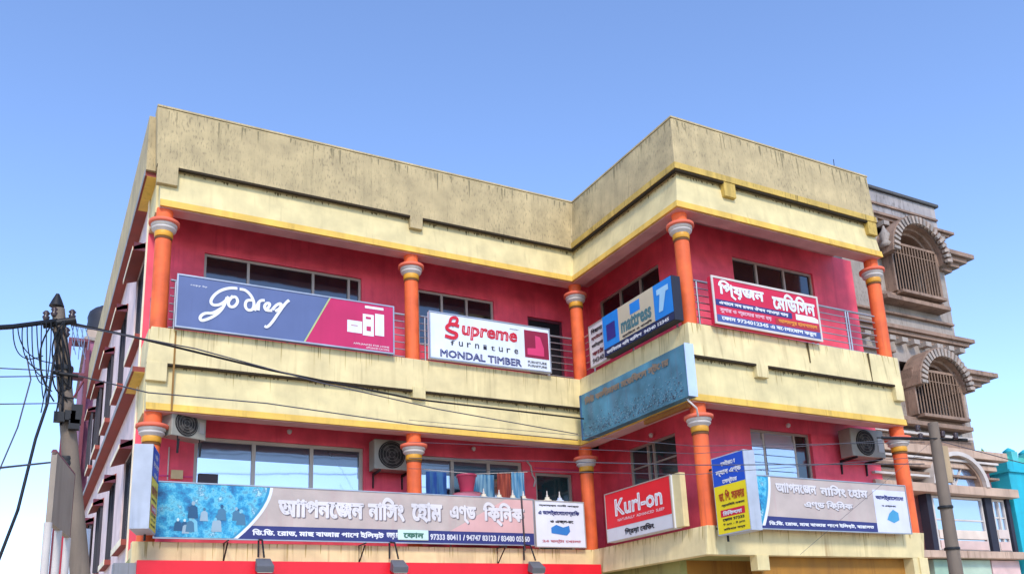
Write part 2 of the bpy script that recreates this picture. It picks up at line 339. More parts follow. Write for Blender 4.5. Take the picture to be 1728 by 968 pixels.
def window(fr, u0, u1, z0, z1, mull=(), trans=(), gm=None, parent=None, fw=.05, fm=None, name='window', gms=None, rec=.06, top=None):
    fm = fm or M_ALU; gm = gm or M_GD; mb = MB(); n0, n1 = -rec-.05, -rec+.01
    mb.fbox(fr, u0, u1, z1-fw, z1, n0, n1); mb.fbox(fr, u0, u1, z0, z0+fw, n0, n1); mb.fbox(fr, u0, u0+fw, z0+fw, z1-fw, n0, n1); mb.fbox(fr, u1-fw, u1, z0+fw, z1-fw, n0, n1)
    for q in mull: mb.fbox(fr, q-fw/2, q+fw/2, z0+fw, z1-fw, n0, n1+.004)
    for q in trans: mb.fbox(fr, u0+fw, u1-fw, q-fw/3, q+fw/3, n0, n1-.012)
    f = mb.build(name, fm, parent or BLD)
    e = [u0+fw]+sum([[q-fw/2, q+fw/2] for q in mull], [])+[u1-fw]
    for k in range(0, len(e), 2):
        MB().fbox(fr, e[k]-.004, e[k+1]+.004, z0+fw-.004, (top or z1-fw+.004), n0+.015, n0+.025).build('pane', gms[k//2] if gms else gm, f)
        if top: MB().fbox(fr, e[k]-.004, e[k+1]+.004, top+.003, z1-fw+.004, n0+.012, n0+.028).build('pane', glass('slate_glass', (58, 66, 80), .12), f)
    return f
fA, fB, fC = FA(1.2), FB(9.84), FA(-2.45)
HA = [(1.02, 4.16, 8.0, 9.28), (5.42, 7.26, 8.0, 9.26), (8.12, 9.06, 6.95, 9.03)]
HAl = [(1.0, 4.2, 4.0, 5.64), (5.3, 7.8, 4.0, 5.58), (8.12, 9.08, 3.3, 5.38)]
fA2 = wall_holes(fA, 0, 9.84, 6.35, 10.02, HA, .2, M_PINK); wall_holes(fA, 0, 9.84, H8+.3, 6.1, HAl, .2, M_PINK)
HB = [(-.8, 1.5, 8.0, 9.5)]; HBl = [(-.08, 1.55, 4.0, 5.76)]
wall_holes(fB, -1.2, 2.447, 6.35, 10.02, HB, .2, M_PINK); wall_holes(fB, -1.2, 2.447, H8+.3, 6.1, HBl, .2, M_PINK)
HC = [(11.05, 13.4, 8.0, 9.47)]; HCl = [(11.02, 12.7, 4.0, 5.73)]
wall_holes(fC, 9.843, 14.72, 6.35, 10.02, HC, .2, M_PINK); wall_holes(fC, 9.843, 14.72, H8+.3, 6.1, HCl, .2, M_PINK)
window(fA, *HA[0], mull=(1.86, 3.15, 3.9)); window(fA, *HA[1], mull=(6.0, 6.6))
window(fA, *HAl[0], mull=(2.07, 3.17), gm=M_GR, fw=.07, top=5.26); window(fA, *HAl[1], mull=(6.15, 7.0), gm=M_GR, fw=.07, top=5.2)
MB().fbox(fA, 1.1, 1.44, 4.7, 4.96, -.07, -.02).build('notice_panel', mat('dark_panel', (80, 74, 80)), BLD)
window(fB, *HB[0], mull=(0, .76)); window(fB, *HBl[0], mull=(.55, .75), trans=(5.3, 4.7), gm=glass('teal_dark_glass', (30, 60, 66), .12))
window(fC, *HC[0], mull=(11.75, 12.55))
ML = glass('pale_louvre_glass', (170, 190, 215), .5)
lw = window(fC, *HCl[0], mull=(11.42, 12.28), gms=(ML, ML, M_GD), fw=.05, rec=.09)
for a, b in ((11.08, 11.38), (11.46, 12.24)):
    for k in range(9): MB().fbox(fC, a, b, 4.1+k*.16, 4.245+k*.16, -.078, -.068 if k % 2 else -.072).build('louvre', ML, lw)
# doors
for z0, z1 in ((6.4, 9.03), (3.35, 5.38)):
    f = window(fA, 8.12, 9.07, z0, z1, gm=M_DARK if z0 > 5 else glass('teal_dark_glass', (30, 60, 66), .12), name='door', fm=M_ALU if z0 < 5 else M_DRED, fw=.06)
    MB().fbox(fA, 8.86, 8.9, z0+1.0, z0+1.18, -.05, .03).build('handle', M_STEEL, f)
# rooms behind the glass
MB().box(.1, 9.6, 1.6, 1.66, H8+.3, 9.6).box(10.1, 14.6, -2.05, -2.0, H8+.3, 9.6).box(10.2, 10.25, -2, 1.6, H8+.3, 9.6).build('interior_wall', M_DARK, BLD)
MB().box(0, 9.9, 1.2, 14, 6.0, 6.3).build('floor_slab', M_GREY, BLD)
# electric conduit, switch boxes and lamps on the walls
MB().tube([(7.9, 1.17, 5.62), (8.0, 1.17, 5.5), (8.03, 1.17, 5.3), (8.1, 1.17, 5.2), (8.05, 1.17, 5.05)], .02, 6).build('conduit', M_WHT, BLD)
MB().fbox(fA, 8.1, 9.8, 5.46, 5.49, 0, .02).build('conduit', M_PINKL, BLD)
MB().fbox(fA, .62, .82, 4.82, 4.98, 0, .07).build('switch_box', mat('ivory_plastic', (214, 190, 140)), BLD)
MB().fbox(fA, .56, .58, 4.8, 5.4, 0, .02).build('conduit', M_WHT, BLD)
MB().fbox(fA, .0, 1.0, 4.86, 4.89, 0, .02).build('conduit', M_PINKL, BLD)
mlamp = mat('white_lamp_plastic', (226, 220, 210), bump=0)
for x, y, z in ((2.7, 1.12, 5.84), (6.6, 1.12, 5.78), (12.0, -2.53, 5.84), (9.74, -.9, 5.84)): MB().lathe(x, y, [(.03, z+.04), (.05, z+.02), (.04, z-.03), (.01, z-.05)], 10).build('wall_lamp', mlamp, BLD)
# ------------------------------------------------------------------ columns
def column(x, y, z0, z1):
    c = MB().lathe(x, y, [(.143, z0), (.14, z1-.6)], 28).build('column', M_ORG, BLD)
    MB().lathe(x, y, [(.148, z1-.55), (.158, z1-.53), (.158, z1-.47), (.155, z1-.45)], 28).build('ring', M_GOLD, c)
    MB().lathe(x, y, [(.155, z1-.45), (.168, z1-.44), (.18, z1-.42), (.205, z1-.405), (.21, z1-.385), (.19, z1-.37), (.192, z1-.355), (.222, z1-.345), (.222, z1-.31)], 28).build('capital', M_WHT, c)
    MB().lathe(x, y, [(.24, z1-.31), (.262, z1-.30), (.262, z1-.25), (.24, z1-.24)], 28).build('collar', M_ORGP, c)
    MB().lathe(x, y, [(.142, z1-.24), (.142, z1)], 28).build('neck', M_ORG, c)
    MB().lathe(x, y, [(.15, z1-.6), (.15, z1-.56)], 28).build('band', mat('dark_gold_paint', (110, 70, 34)), c)
for x, y in ((.17, .2), (4.87, .2), (8.79, .18), (8.86, -3.44), (14.1, -3.44)):
    column(x, y, H4-.02, H3+.02); column(x, y, H7-.02, H6+.02)
# ------------------------------------------------------------------ railings
def railing(fr, u0, u1, z0, z1, n, posts):
    o = MB().tube([fr.p(u0, z1, n), fr.p(u1, z1, n)], .024, 8).build('railing', M_STEEL, BLD)
    for u in posts: MB().tube([fr.p(u, z0, n), fr.p(u, z1, n)], .02, 8).build('post', M_STEEL, o)
    for k in range(6):
        z = z0+.1+(z1-z0-.1)*k/6
        MB().tube([fr.p(u0, z, n), fr.p(u1, z, n)], .012, 8).build('rail', M_STEEL, o)
railing(fa, .33, 4.71, H4, 8.18, -.2, (.42, 2.4, 4.36, 4.42)); railing(fa, 5.05, 8.62, H4, 8.2, -.2, (5.15, 7.98, 8.02))
railing(FB(8.86), .0, 3.26, H4, 8.2, 0, (.3, 1.7, 3.1)); railing(fc, 9.03, 13.92, H4, 8.16, -.2, (9.1, 12.0, 12.12, 13.05, 13.12))
railing(FB(.12), -1.18, -.32, H4, 8.15, 0, (-1.1, -.7))
railing(fa, 5.05, 8.62, H7, 4.4, -.2, (5.6, 6.8, 8.0)); railing(fc, 9.03, 13.92, H7, 4.3, -.2, (9.3, 11.5, 13.6))
# lower part of the right-hand balcony is bricked up and painted grey
MB().fbox(fC, 13.0, 14.7, 6.4, 7.45, .0, .03).build('dado', mat('grey_dado_paint', (176, 174, 176)), BLD)

# ------------------------------------------------------------------ side wing on the left (long side of the same building)
WX = lambda y: .02-.014*y
def sidebox(mb, y0, y1, x0, x1, z0, z1):
    return mb.hexa([(WX(y0)+x0, y0, z0), (WX(y0)+x1, y0, z0), (WX(y1)+x1, y1, z0), (WX(y1)+x0, y1, z0), (WX(y0)+x0, y0, z1), (WX(y0)+x1, y0, z1), (WX(y1)+x1, y1, z1), (WX(y1)+x0, y1, z1)])
YE = 15.5
ys = [(1.35, 2.95), (4.6, 5.9), (7.6, 8.9), (10.6, 11.9), (13.3, 14.4)]
zsr = [(7.5, 9.25), (3.75, 5.45), (.9, 2.4)]
mb = MB(); prev = 1.22
for y0, y1 in ys+[(YE, YE)]:
    sidebox(mb, prev, y0, 0, .2, 0, 10.2)
    if y1 > y0:
        zc = 0
        for z0, z1 in sorted(zsr): sidebox(mb, y0, y1, 0, .2, zc, z0); zc = z1
        sidebox(mb, y0, y1, 0, .2, zc, 10.2)
    prev = y1
mb.build('side_wall', M_SIDE, BLD)
sidebox(MB(), 1.2, 1.3, -.03, -.004, 0, 10.2).build('corner_strip', M_SIDET, BLD)
for zt, zb, o_ in ((H2+.0, H2-.09, .2), (H5+.0, H5-.09, .2)):
    f = sidebox(MB(), .32, YE, -o_, .18, zb, zt).build('ledge', M_RED, BLD)
    sidebox(MB(), .32, 1.7, -o_+.03, .1, zb-.006, zb-.002).build('yellow_edge', M_YEL, f)
    sidebox(MB(), .3, YE, -o_-.012, -o_-.002, zb-.01, zt+.02).build('ledge_edge', M_GREY, f)
sidebox(MB(), .25, YE, -.2, -.0, H2, H1-.05).build('side_parapet', M_PARA, BLD)
sidebox(MB(), .3, 1.22, -.0, .16, H3, H2-.09).build('side_beam', M_CREAM2, BLD)
sidebox(MB(), .3, 1.22, -.0, .16, H6, H5-.09).build('side_beam', M_CREAM2, BLD)
sidebox(MB(), .13, 1.22, -.0, .14, H5-.0, H4).build('side_band', M_CREAM, BLD)
sidebox(MB(), .13, 1.22, -.0, .14, H8, H7).build('side_band', M_CREAM, BLD)
for y0, y1 in ys:
    for z0, z1 in zsr:
        h = MB().add([(WX(y0)-.24, y0-.05, z1-.10), (WX(y0)+.0, y0-.05, z1-.02), (WX(y1)+.0, y1+.05, z1-.02), (WX(y1)-.24, y1+.05, z1-.10),
                      (WX(y0)-.24, y0-.05, z1-.04), (WX(y0)+.0, y0-.05, z1+.10), (WX(y1)+.0, y1+.05, z1+.10), (WX(y1)-.24, y1+.05, z1-.04)],
                     [(0, 3, 2, 1), (4, 5, 6, 7), (0, 1, 5, 4), (1, 2, 6, 5), (2, 3, 7, 6), (3, 0, 4, 7)]).build('window_hood', M_RED, BLD)
        sidebox(MB(), y0-.05, y0-.045, -.23, -.01, z1-.1, z1+.06).build('hood_end', M_DRED, h)
        sidebox(MB(), y0-.04, y1+.05, -.252, -.242, z1-.11, z1-.03).build('hood_edge', M_SIDET, h)
        sl_ = sidebox(MB(), y0-.08, y1+.08, -.12, -.0, z0-.1, z0).build('window_sill', M_RED, BLD)
        sidebox(MB(), y0-.09, y1+.08, -.13, -.121, z0-.11, z0+.01).build('sill_edge', M_SIDET, sl_)
        fS = Fr((WX(y0), 0, 0), (.014, -1, 0), (-1, -.014, 0))
        window(fS, -y1, -y0, z0, z1, mull=(-(y0+y1)/2,), fm=mat('dark_window_frame', (60, 58, 66)), gm=glass('side_glass', (60, 66, 76), .15), rec=.06)
MB().box(WX(YE)+.01, 14, YE-.2, YE, 0, 10.2).build('back_wall', M_SIDE, BLD)

# ------------------------------------------------------------------ air conditioners
def ac(fr, u0, u1, z0, z1, n0, n1, label, group='air conditioner units on the balconies', side=None):
    c = fr.p((u0+u1)/2, z0, (n0+n1)/2)
    t = thing('air_conditioner', c, label, 'air conditioner', group)
    MB().fbox(fr, u0, u1, z0, z1, n0, n1).build('casing', mat('ac_grey_white', (152, 150, 138), rough=.5, streak=.4, streakc=(140, 136, 120)), t, .015)
    uc = u0+(u1-u0)*.42; zc = (z0+z1)/2; rr = min((z1-z0)*.46, (u1-u0)*.4)
    ring = [(uc+rr*math.cos(a*math.pi/14), zc+rr*math.sin(a*math.pi/14)) for a in range(28)]
    gr = MB().prism(fr, ring, n1, n1+.01).build('fan_grille', mat('fan_opening', (40, 38, 36), bump=0), t)
    mb = MB()
    for k in range(1, 5):
        rk = rr*k/4.4
        mb.tube([fr.p(uc+rk*math.cos(a*math.pi/8), zc+rk*math.sin(a*math.pi/8), n1+.018) for a in range(17)], .004, 4, cap=False)
    mb.build('grille_ring', mat('grille_wire', (120, 118, 112), bump=0), gr)
    for k in range(4):
        a = k*math.pi/2+.4
        MB().prism(fr, [(uc, zc), (uc+rr*.8*math.cos(a), zc+rr*.8*math.sin(a)), (uc+rr*.8*math.cos(a+.7), zc+rr*.8*math.sin(a+.7))], n1+.011, n1+.014).build('blade', mat('fan_blade', (74, 70, 66), bump=0), gr)
    MB().fbox(fr, u0+(u1-u0)*.8, u1-.04, z0+.12, z1-.16, n1, n1+.006).build('label_panel', M_ALU, t)
    for u in (u0+.12, u1-.12):
        MB().prism(Fr(fr.p(u, 0, 0), fr.N, -fr.U), [(0, z0-.3), (.03, z0-.3), (.05, z0-.06), (n1, z0-.04), (n1, z0), (0, z0)], -.012, .012).build('bracket', M_BLK, t)
    return t
ac(fA, 4.27, 5.12, 5.14, 5.74, .12, .45, 'air conditioner with large dark fan behind the second lower orange column')
ac(fC, 13.35, 14.35, 5.22, 5.82, .14, .46, 'air conditioner with round fan on the pink wall beside the rightmost lower column')
ac(Fr((1.02, .35, 0), (.9, .44, 0), (.44, -.9, 0)), -.62, .05, 5.36, 5.84, -.3, .0, 'air conditioner hung close to the leftmost lower orange column')
# ================================================================== signs
def ink(name, c, rough=.5): return mat('print_'+name, c, rough=rough, bump=0, var=.05, streak=.18, streakc=tuple(int(x*.75) for x in c))
WHT = ink('white', (226, 228, 232)); NAVY = ink('navy', (46, 52, 112)); REDP = ink('red', (206, 30, 62)); BLKP = ink('black', (36, 36, 48))
def sign(name, label, fr, u0, u1, z0, z1, n0, n1, m, cat='sign', fm=None, fw=.03, legs=True):
    t = thing(name, fr.p((u0+u1)/2, z0, n0), label, cat)
    MB().fbox(fr, u0, u1, z0, z1, n0, n1).build('board', m, t, .004)
    if fm:
        mb = MB(); a = n1-.01; b = n1+.012
        mb.fbox(fr, u0-.006, u1+.006, z1-fw, z1+.006, a, b); mb.fbox(fr, u0-.006, u1+.006, z0-.006, z0+fw, a, b)
        mb.fbox(fr, u0-.006, u0+fw, z0+fw, z1-fw, a, b); mb.fbox(fr, u1-fw, u1+.006, z0+fw, z1-fw, a, b); mb.build('frame', fm, t)
    return t
def patch(fr, poly, n, m, t, name='print'): return MB().sheet(fr, poly, n).build(name, m, t, recalc=False)
def rect(u0, u1, z0, z1): return [(u0, z0), (u1, z0), (u1, z1), (u0, z1)]
SN = 0
def stroke(fr, pts, w_, n, m, t, name='lettering', ws=None):
    """flat brush stroke with round joints along (u, z) points"""
    mb = MB()
    P = [Vector((a, b, 0)) for a, b in pts]
    # smooth the path
    for _ in range(2):
        Q = [P[0]]
        for a, b in zip(P, P[1:]): Q += [a*.75+b*.25, a*.25+b*.75]
        Q.append(P[-1]); P = Q
    k = len(P); left = []; right = []
    for i, p in enumerate(P):
        d = (P[min(i+1, k-1)]-P[max(i-1, 0)]).normalized(); q = Vector((-d.y, d.x, 0)); ww = w_*(1 if ws is None else ws[0]+(ws[1]-ws[0])*i/(k-1))/2
        left.append(p+q*ww); right.append(p-q*ww)
    global SN; SN += 1
    nn_ = [n+(SN % 12)*.0012+i*3e-5 for i in range(k)]
    vs = [fr.p(p.x, p.y, nn_[i]) for i, p in enumerate(left)]+[fr.p(p.x, p.y, nn_[i]) for i, p in enumerate(right)]
    mb.add(vs, [(i, i+1, k+i+1, k+i) for i in range(k-1)]); return mb.build(name, m, t, recalc=False)
# ---- 1: blue and crimson sign, script name in white
n1 = .14
f1 = FA(0); cY = -n1
u0, u1, z0, z1 = .40, 4.36, 7.2, 8.17
s1 = sign('shop_sign', 'long blue and crimson sign with white script Godrej, on the upper left balcony', f1, u0, u1, z0, z1, .05, n1, ink('blue', (88, 104, 148)), fm=M_STEEL, fw=.02)
ut = A(556, 498, cY)[0]; ub = A(512, 570, cY)[0]
patch(f1, [(ub+.03, z0+.01), (u1-.02, z0+.01), (u1-.02, z1-.01), (ut+.03, z1-.01)], n1+.004, ink('crimson', (190, 34, 92)), s1)
patch(f1, [(ub, z0+.01), (ub+.03, z0+.01), (ut+.03, z1-.01), (ut, z1-.01)], n1+.006, ink('lime', (176, 190, 130)), s1)
def pz(zx, zy): return A(230+zx/4.0186, 340+zy/4.0186, cY)   # a point read off an enlarged view of the sign
GS = [[(685, 590), (640, 585), (575, 600), (525, 635), (500, 680), (520, 705), (570, 700), (610, 670), (625, 645)],
      [(615, 650), (590, 720), (540, 770), (480, 800), (435, 810), (430, 780), (465, 755), (520, 760), (590, 715)],
      [(655, 640), (620, 680), (630, 715), (665, 715), (690, 680), (675, 645), (650, 650)],
      [(700, 595), (740, 600), (780, 640), (800, 690), (790, 735), (755, 740), (735, 710), (745, 670), (785, 670)],
      [(800, 740), (830, 680), (850, 670), (870, 672)], [(870, 740), (900, 715), (905, 690), (880, 690), (865, 715), (880, 740), (920, 740)],
      [(1035, 670), (1010, 690), (960, 760), (920, 820), (885, 855), (868, 845)], [(920, 735), (950, 700), (985, 690), (975, 725), (940, 745)],
      [(830, 680), (825, 740)]]
for q in GS: stroke(f1, [pz(*p) for p in q], .052, n1+.008, WHT, s1)
text(f1, 'copy by', .62, .9, 7.98, 8.02, n1+.006, WHT, s1, .0)
for (a, b, c, d) in ((1430, 800, 1530, 895), (1535, 760, 1610, 915), (1618, 760, 1680, 915), (1550, 705, 1675, 740)):
    p, q = pz(a, b), pz(c, d)
    patch(f1, rect(p[0], q[0], q[1], p[1]), n1+.008, ink('appliance', (222, 226, 232)), s1, 'appliance_print')
for (a, b, c, d) in ((1555, 780, 1590, 800), (1560, 845, 1590, 880), (1455, 835, 1500, 845)):
    p, q = pz(a, b), pz(c, d)
    patch(f1, rect(p[0], q[0], q[1], p[1]), n1+.012, ink('crimson', (190, 34, 92)), s1, 'appliance_print')
for z in (7.30, 7.245): text(f1, 'APPLIANCES FOR HOME', 3.55 if z > 7.28 else 3.8, 4.26, z, z+.035, n1+.008, WHT, s1, .0)
# ---- 2: white Supreme sign
u0, u1, z0, z1 = 5.1, 7.86, 7.22, 8.2
s2 = sign('shop_sign', 'white sign reading Supreme Furniture in red and Mondal Timber in navy', f1, u0, u1, z0, z1, .05, n1, ink('pale', (218, 226, 236)), fm=M_STEEL, fw=.02)
SR = ink('supreme_red', (200, 26, 50))
text(f1, 'upreme', 5.78, 7.05, 7.7, 8.0, n1+.006, SR, s2, .03, .12)
def ps(zx, zy): return A(600+zx/4.0186, 400+zy/4.0186, cY)
stroke(f1, [ps(*p) for p in [(700, 606), (650, 584), (606, 612), (640, 640), (692, 656), (672, 690), (604, 668)]], .07, n1+.006, SR, s2)
stroke(f1, [ps(*p) for p in [(635, 590), (645, 545), (690, 548), (685, 585), (650, 600)]], .06, n1+.007, SR, s2)
for k, ch in enumerate('furniture'): text(f1, ch, 5.55+k*.18, 5.64+k*.18, 7.54, 7.64, n1+.006, BLKP, s2, .01)
text(f1, 'MONDAL TIMBER', 5.32, 7.15, 7.27, 7.43, n1+.006, NAVY, s2, .022)
a, b = A(885, 548, cY)[0], A(926, 605, cY)[0]
patch(f1, rect(7.24, 7.82, 7.5, 8.1), n1+.006, ink('photo_red', (138, 26, 60)), s2, 'photo_print')
patch(f1, [(7.3, 7.56), (7.7, 7.56), (7.7, 7.74), (7.62, 7.98), (7.5, 8.0), (7.5, 7.72), (7.3, 7.7)], n1+.009, ink('sofa_pink', (212, 60, 110)), s2, 'sofa_print')
for z in (7.30, 7.38): text(f1, 'FURNITURE', 7.3, 7.75, z, z+.05, n1+.006, BLKP, s2, .02)
text(f1, 'dealer', 6.9, 7.12, 8.06, 8.09, n1+.006, BLKP, s2, .0)
# ---- 3: signs on the upper balcony of the inner face
fb = FB(8.6)
s3 = sign('notice_board', 'small white notice board with black writing at the inner corner balcony', fb, .72, 1.32, 7.22, 8.12, .05, .12, ink('offwhite', (212, 204, 202)), fm=M_ALU, fw=.015)
for k, s in enumerate(('িবছানা', 'ম্যাটেস', 'ফািনর্চার', 'কাঠ', '94340')):
    text(fb, s, .8, 1.22, 7.92-k*.16, 8.03-k*.16, .13, BLKP if k % 2 == 0 else ink('maroon', (110, 40, 50)), s3, .03)
u0, u1 = 1.34, 3.6; z0, z1 = 7.24, 8.1
s4 = sign('shop_sign', 'bright blue and beige sign with dark deep side on the inner corner balcony', fb, u0, u1, z0, z1, .0, .2, BLKP)
BB = ink('bright_blue', (20, 130, 214)); BG = ink('beige', (196, 184, 158))
patch(fb, rect(u0+.01, u1-.01, z0+.16, z1-.01), .205, BB, s4); patch(fb, rect(1.9, 3.05, z0+.162, z1-.012), .209, BG, s4)
patch(fb, rect(u0+.01, u1-.01, z0+.01, z0+.15), .205, ink('deep_blue', (30, 44, 84)), s4)
text(fb, 'ফািনচার গিদ বািলশ  94340 12345', u0+.1, u1-.15, z0+.035, z0+.12, .212, WHT, s4, .015)
patch(fb, rect(1.48, 1.78, z0+.3, z1-.22), .212, ink('indigo', (44, 40, 120)), s4)
patch(fb, [(2.3, 7.8), (2.62, 7.8), (2.62, 8.02), (2.3, 8.02)], .212, BB, s4)
text(fb, 'mattress', 1.98, 2.96, 7.52, 7.78, .214, ink('teal_ink', (70, 120, 130)), s4, .02)
text(fb, 'ম্যাটেস ও বালিশ', 2.0, 2.96, 7.415, 7.49, .214, BLKP, s4, .04)
patch(fb, rect(3.15, 3.5, 7.86, 7.97), .212, ink('sky_ink', (160, 206, 232)), s4); patch(fb, [(3.18, 7.52), (3.3, 7.52), (3.42, 7.86), (3.24, 7.86)], .212, ink('sky_ink', (160, 206, 232)), s4)
# ---- 4: red Bengali sign
fc2 = FA(-D); nn = .16
u0, u1, z0, z1 = 9.15, 11.85, 7.2, 8.13
s5 = sign('shop_sign', 'crimson sign with large white Bengali letters on the right upper balcony', fc2, u0, u1, z0, z1, .05, nn, ink('rose_red', (204, 32, 68)), fm=M_WHT, fw=.035)
text(fc2, 'িপ্য়জন', 9.3, 10.42, 7.72, 8.08, nn+.006, WHT, s5, .035)
text(fc2, 'েমিডিসন', 10.62, 11.75, 7.7, 8.06, nn+.006, WHT, s5, .035)
patch(fc2, [(9.2, 7.56), (11.1, 7.56), (11.1, 7.68), (9.2, 7.68)], nn+.005, NAVY, s5)
text(fc2, 'এখােন সব রকম ঔষধ পাওয়া যায়', 9.28, 11.0, 7.575, 7.67, nn+.008, WHT, s5, .035)
patch(fc2, [(11.2, 7.56), (11.8, 7.56), (11.8, 7.64), (11.7, 7.68), (11.2, 7.68)], nn+.005, WHT, s5)
text(fc2, 'সুগার ও প্রেসার মাপা হয়', 9.28, 10.55, 7.42, 7.52, nn+.006, ink('pale_pink', (232, 178, 190)), s5, .03)
patch(fc2, rect(10.65, 11.82, 7.4, 7.52), nn+.005, ink('brick', (170, 50, 50)), s5)
text(fc2, 'আলমপুর হাসপাতাল', 10.72, 11.75, 7.415, 7.51, nn+.008, ink('amber', (232, 150, 60)), s5, .03)
patch(fc2, rect(9.2, 11.82, 7.235, 7.38), nn+.005, ink('slate_blue', (72, 88, 146)), s5)
text(fc2, 'েফান 9734012345 এ যোগােযাগ করুন', 9.3, 11.7, 7.26, 7.36, nn+.008, WHT, s5, .03)
# ---- 5: old teal sign
fb2 = FB(8.64); nn = .24
u0, u1, z0, z1 = .33, 3.78, 5.76, 6.72
FT = mat('faded_teal_sheet', (76, 132, 154), rough=.6, var=.3, streak=1.0, streakc=(92, 110, 128), speck=0, bump=.1)
s6 = sign('old_signboard', 'large faded teal signboard with brown lettering hung under the inner balcony', fb2, u0, u1, z0, z1, .06, nn, FT, fm=None)
BRN = mat('flaked_brown_lettering', (138, 122, 104), bump=0)
text(fb2, 'িনউ কালীমাতা মেডিকেল স্টোর', u0+.2, u1-.45, 6.42, 6.63, nn+.014, BRN, s6, .05)
MB().fbox(fb2, u1, u1+.012, z0, z1+.01, .05, nn+.01).build('side_panel', mat('pale_blue_tin', (186, 206, 234), rough=.45), s6)
random.seed(3)
mb = MB()
for k in range(420):
    u = u0+.06+random.random()*(u1-u0-.2); z = z0+.03+abs(random.gauss(0, .22))
    if z > z1-.35: continue
    a, b = random.uniform(.015, .05), random.uniform(.012, .03)
    mb.sheet(fb2, [(u, z), (u+a, z+.006), (u+a*.8, z+b), (u+.004, z+b)], nn+.005+random.random()*.002)
tag(mb.build('peeling_paint', mat('peeled_primer', (112, 152, 170), bump=0), s6, recalc=False), kind='stuff')
mb = MB()
for k in range(260):
    u = u0+.06+random.random()*(u1-u0-.2); z = z0+.03+abs(random.gauss(0, .2))
    if z > z1-.4: continue
    a, b = random.uniform(.01, .04), random.uniform(.01, .025)
    mb.sheet(fb2, [(u, z), (u+a, z+.006), (u+a*.8, z+b), (u+.004, z+b)], nn+.008+random.random()*.002)
tag(mb.build('rust_spot', mat('rust_spots', (70, 72, 88), bump=0), s6, recalc=False), kind='stuff')
MB().fbox(fb2, u0, u0+.05, z0, z1, nn-.02, nn+.012).build('edge_strip', mat('edge_blue', (58, 96, 132)), s6)
for u in (.9, 2.0, 3.1, 3.6): MB().tube([fb2.p(u, z0+.1, .0), fb2.p(u, z0+.1, .1)], .015, 6).build('bracket', M_BLK, s6)
mb = MB().tube([fb2.p(3.62, 5.78, .15), fb2.p(3.7, 5.7, .2), fb2.p(3.78, 5.55, .1), fb2.p(3.66, 5.45, -.02)], .018, 6)
tag(mb.build('loose_cable', M_WHT), 'pale looping cable between the teal signboard and the corner column', 'cable')
# rusty beam under the teal sign
MB().box(L1-.05, L1+.02, -3.5, -2.2, H6-.1, H6-.022).build('rusty_strip', mat('rusty_metal', (150, 96, 40)), BLD)

# ---- 6: long clinic banner
fl = FA(0); nn = .22
u0, u1, z0, z1 = .24, 7.22, 3.58, 4.5
BGR = mat('banner_flex', (186, 172, 164), rough=.55, var=.1, streak=.4, streakc=(188, 150, 150), bump=.04)
s7 = sign('clinic_banner', 'very long pale banner with white Bengali clinic name across the lower left balcony', fl, u0, u1, z0, z1, .14, nn, BGR, cat='banner', fm=M_STEEL, fw=.012)
def crowd_print(name):
    if name in MATS: return MATS[name]
    m = bpy.data.materials.new(name); m.use_nodes = True; N = m.node_tree.nodes; L = m.node_tree.links; b = N['Principled BSDF']; b.inputs['Roughness'].default_value = .5
    tc = N.new('ShaderNodeTexCoord'); n = N.new('ShaderNodeTexNoise'); n.inputs['Scale'].default_value = 4.5; n.inputs['Detail'].default_value = 9; n.inputs['Roughness'].default_value = .72; L.new(tc.outputs['Object'], n.inputs[0])
    r = N.new('ShaderNodeValToRGB'); e = r.color_ramp; e.elements[0].position = .3; e.elements[0].color = rgb(24, 70, 110); e.elements[1].position = .74; e.elements[1].color = rgb(225, 236, 240)
    for p, c in ((.42, (30, 120, 170)), (.5, (44, 160, 200)), (.56, (110, 196, 216)), (.6, (50, 130, 165)), (.66, (170, 214, 224))):
        q = e.elements.new(p); q.color = rgb(*c)
    L.new(n.outputs[0], r.inputs[0]); L.new(r.outputs[0], b.inputs['Base Color']); MATS[name] = m; return m
CY = ink('cyan', (52, 146, 184)); BWH = ink('faded_white', (216, 212, 214))
def clinic_left(fr, ua, ub_, z0, z1, n, t, flip=1):
    arc = [(ub_-(ub_-ua)*.32*((1-k/8)**1.7), z0+(z1-z0)*k/8) for k in range(9)]
    patch(fr, [(ua, z0)]+arc+[(ua, z1)], n, CY, t)
    arcw = [(a+.05+.02*(8-k)/8, b) for k, (a, b) in enumerate(arc)]
    patch(fr, arc+arcw[::-1], n+.001, WHT, t)
    patch(fr, [(ua, z0)]+[(x-.05, z) for x, z in arc]+[(ua, z1)], n+.0025, crowd_print('crowd_picture'), t, 'picture_print')
    rr = random.Random(int(ua*10)); H = z1-z0; W = ub_-ua
    pal = [ink('fig_%d' % k, c) for k, c in enumerate(((200, 224, 230), (36, 86, 124), (120, 190, 210), (150, 176, 190), (70, 120, 150)))]
    for k in range(15 if W > 1.2 else 8):
        x = ua+W*(.08+.66*rr.random()); zb = z0+H*(.06+.3*rr.random()); h = H*rr.uniform(.22, .34)
        if x > ub_-W*.36 and zb < z0+H*.25: continue
        m_ = pal[rr.randrange(5)]; n_ = n+.004+k*.0004; q = h*.28
        patch(fr, [(x-q, zb), (x+q, zb), (x+q*.8, zb+h*.6), (x+q*.3, zb+h*.72), (x-q*.3, zb+h*.72), (x-q*.8, zb+h*.6)], n_, m_, t, 'figure_print')
        patch(fr, [(x+q*.36*math.cos(a*math.pi/4), zb+h*.84+q*.45*math.sin(a*math.pi/4)) for a in range(8)], n_+.0002, pal[(k*2+1) % 5], t, 'figure_print')
clinic_left(fl, u0+.02, 2.06, z0+.02, z1-.02, nn+.004, s7)
patch(fl, [(1.55, z0+.015), (u1-.02, z0+.015), (u1-.02, z0+.24), (1.72, z0+.24)], nn+.003, NAVY, s7)
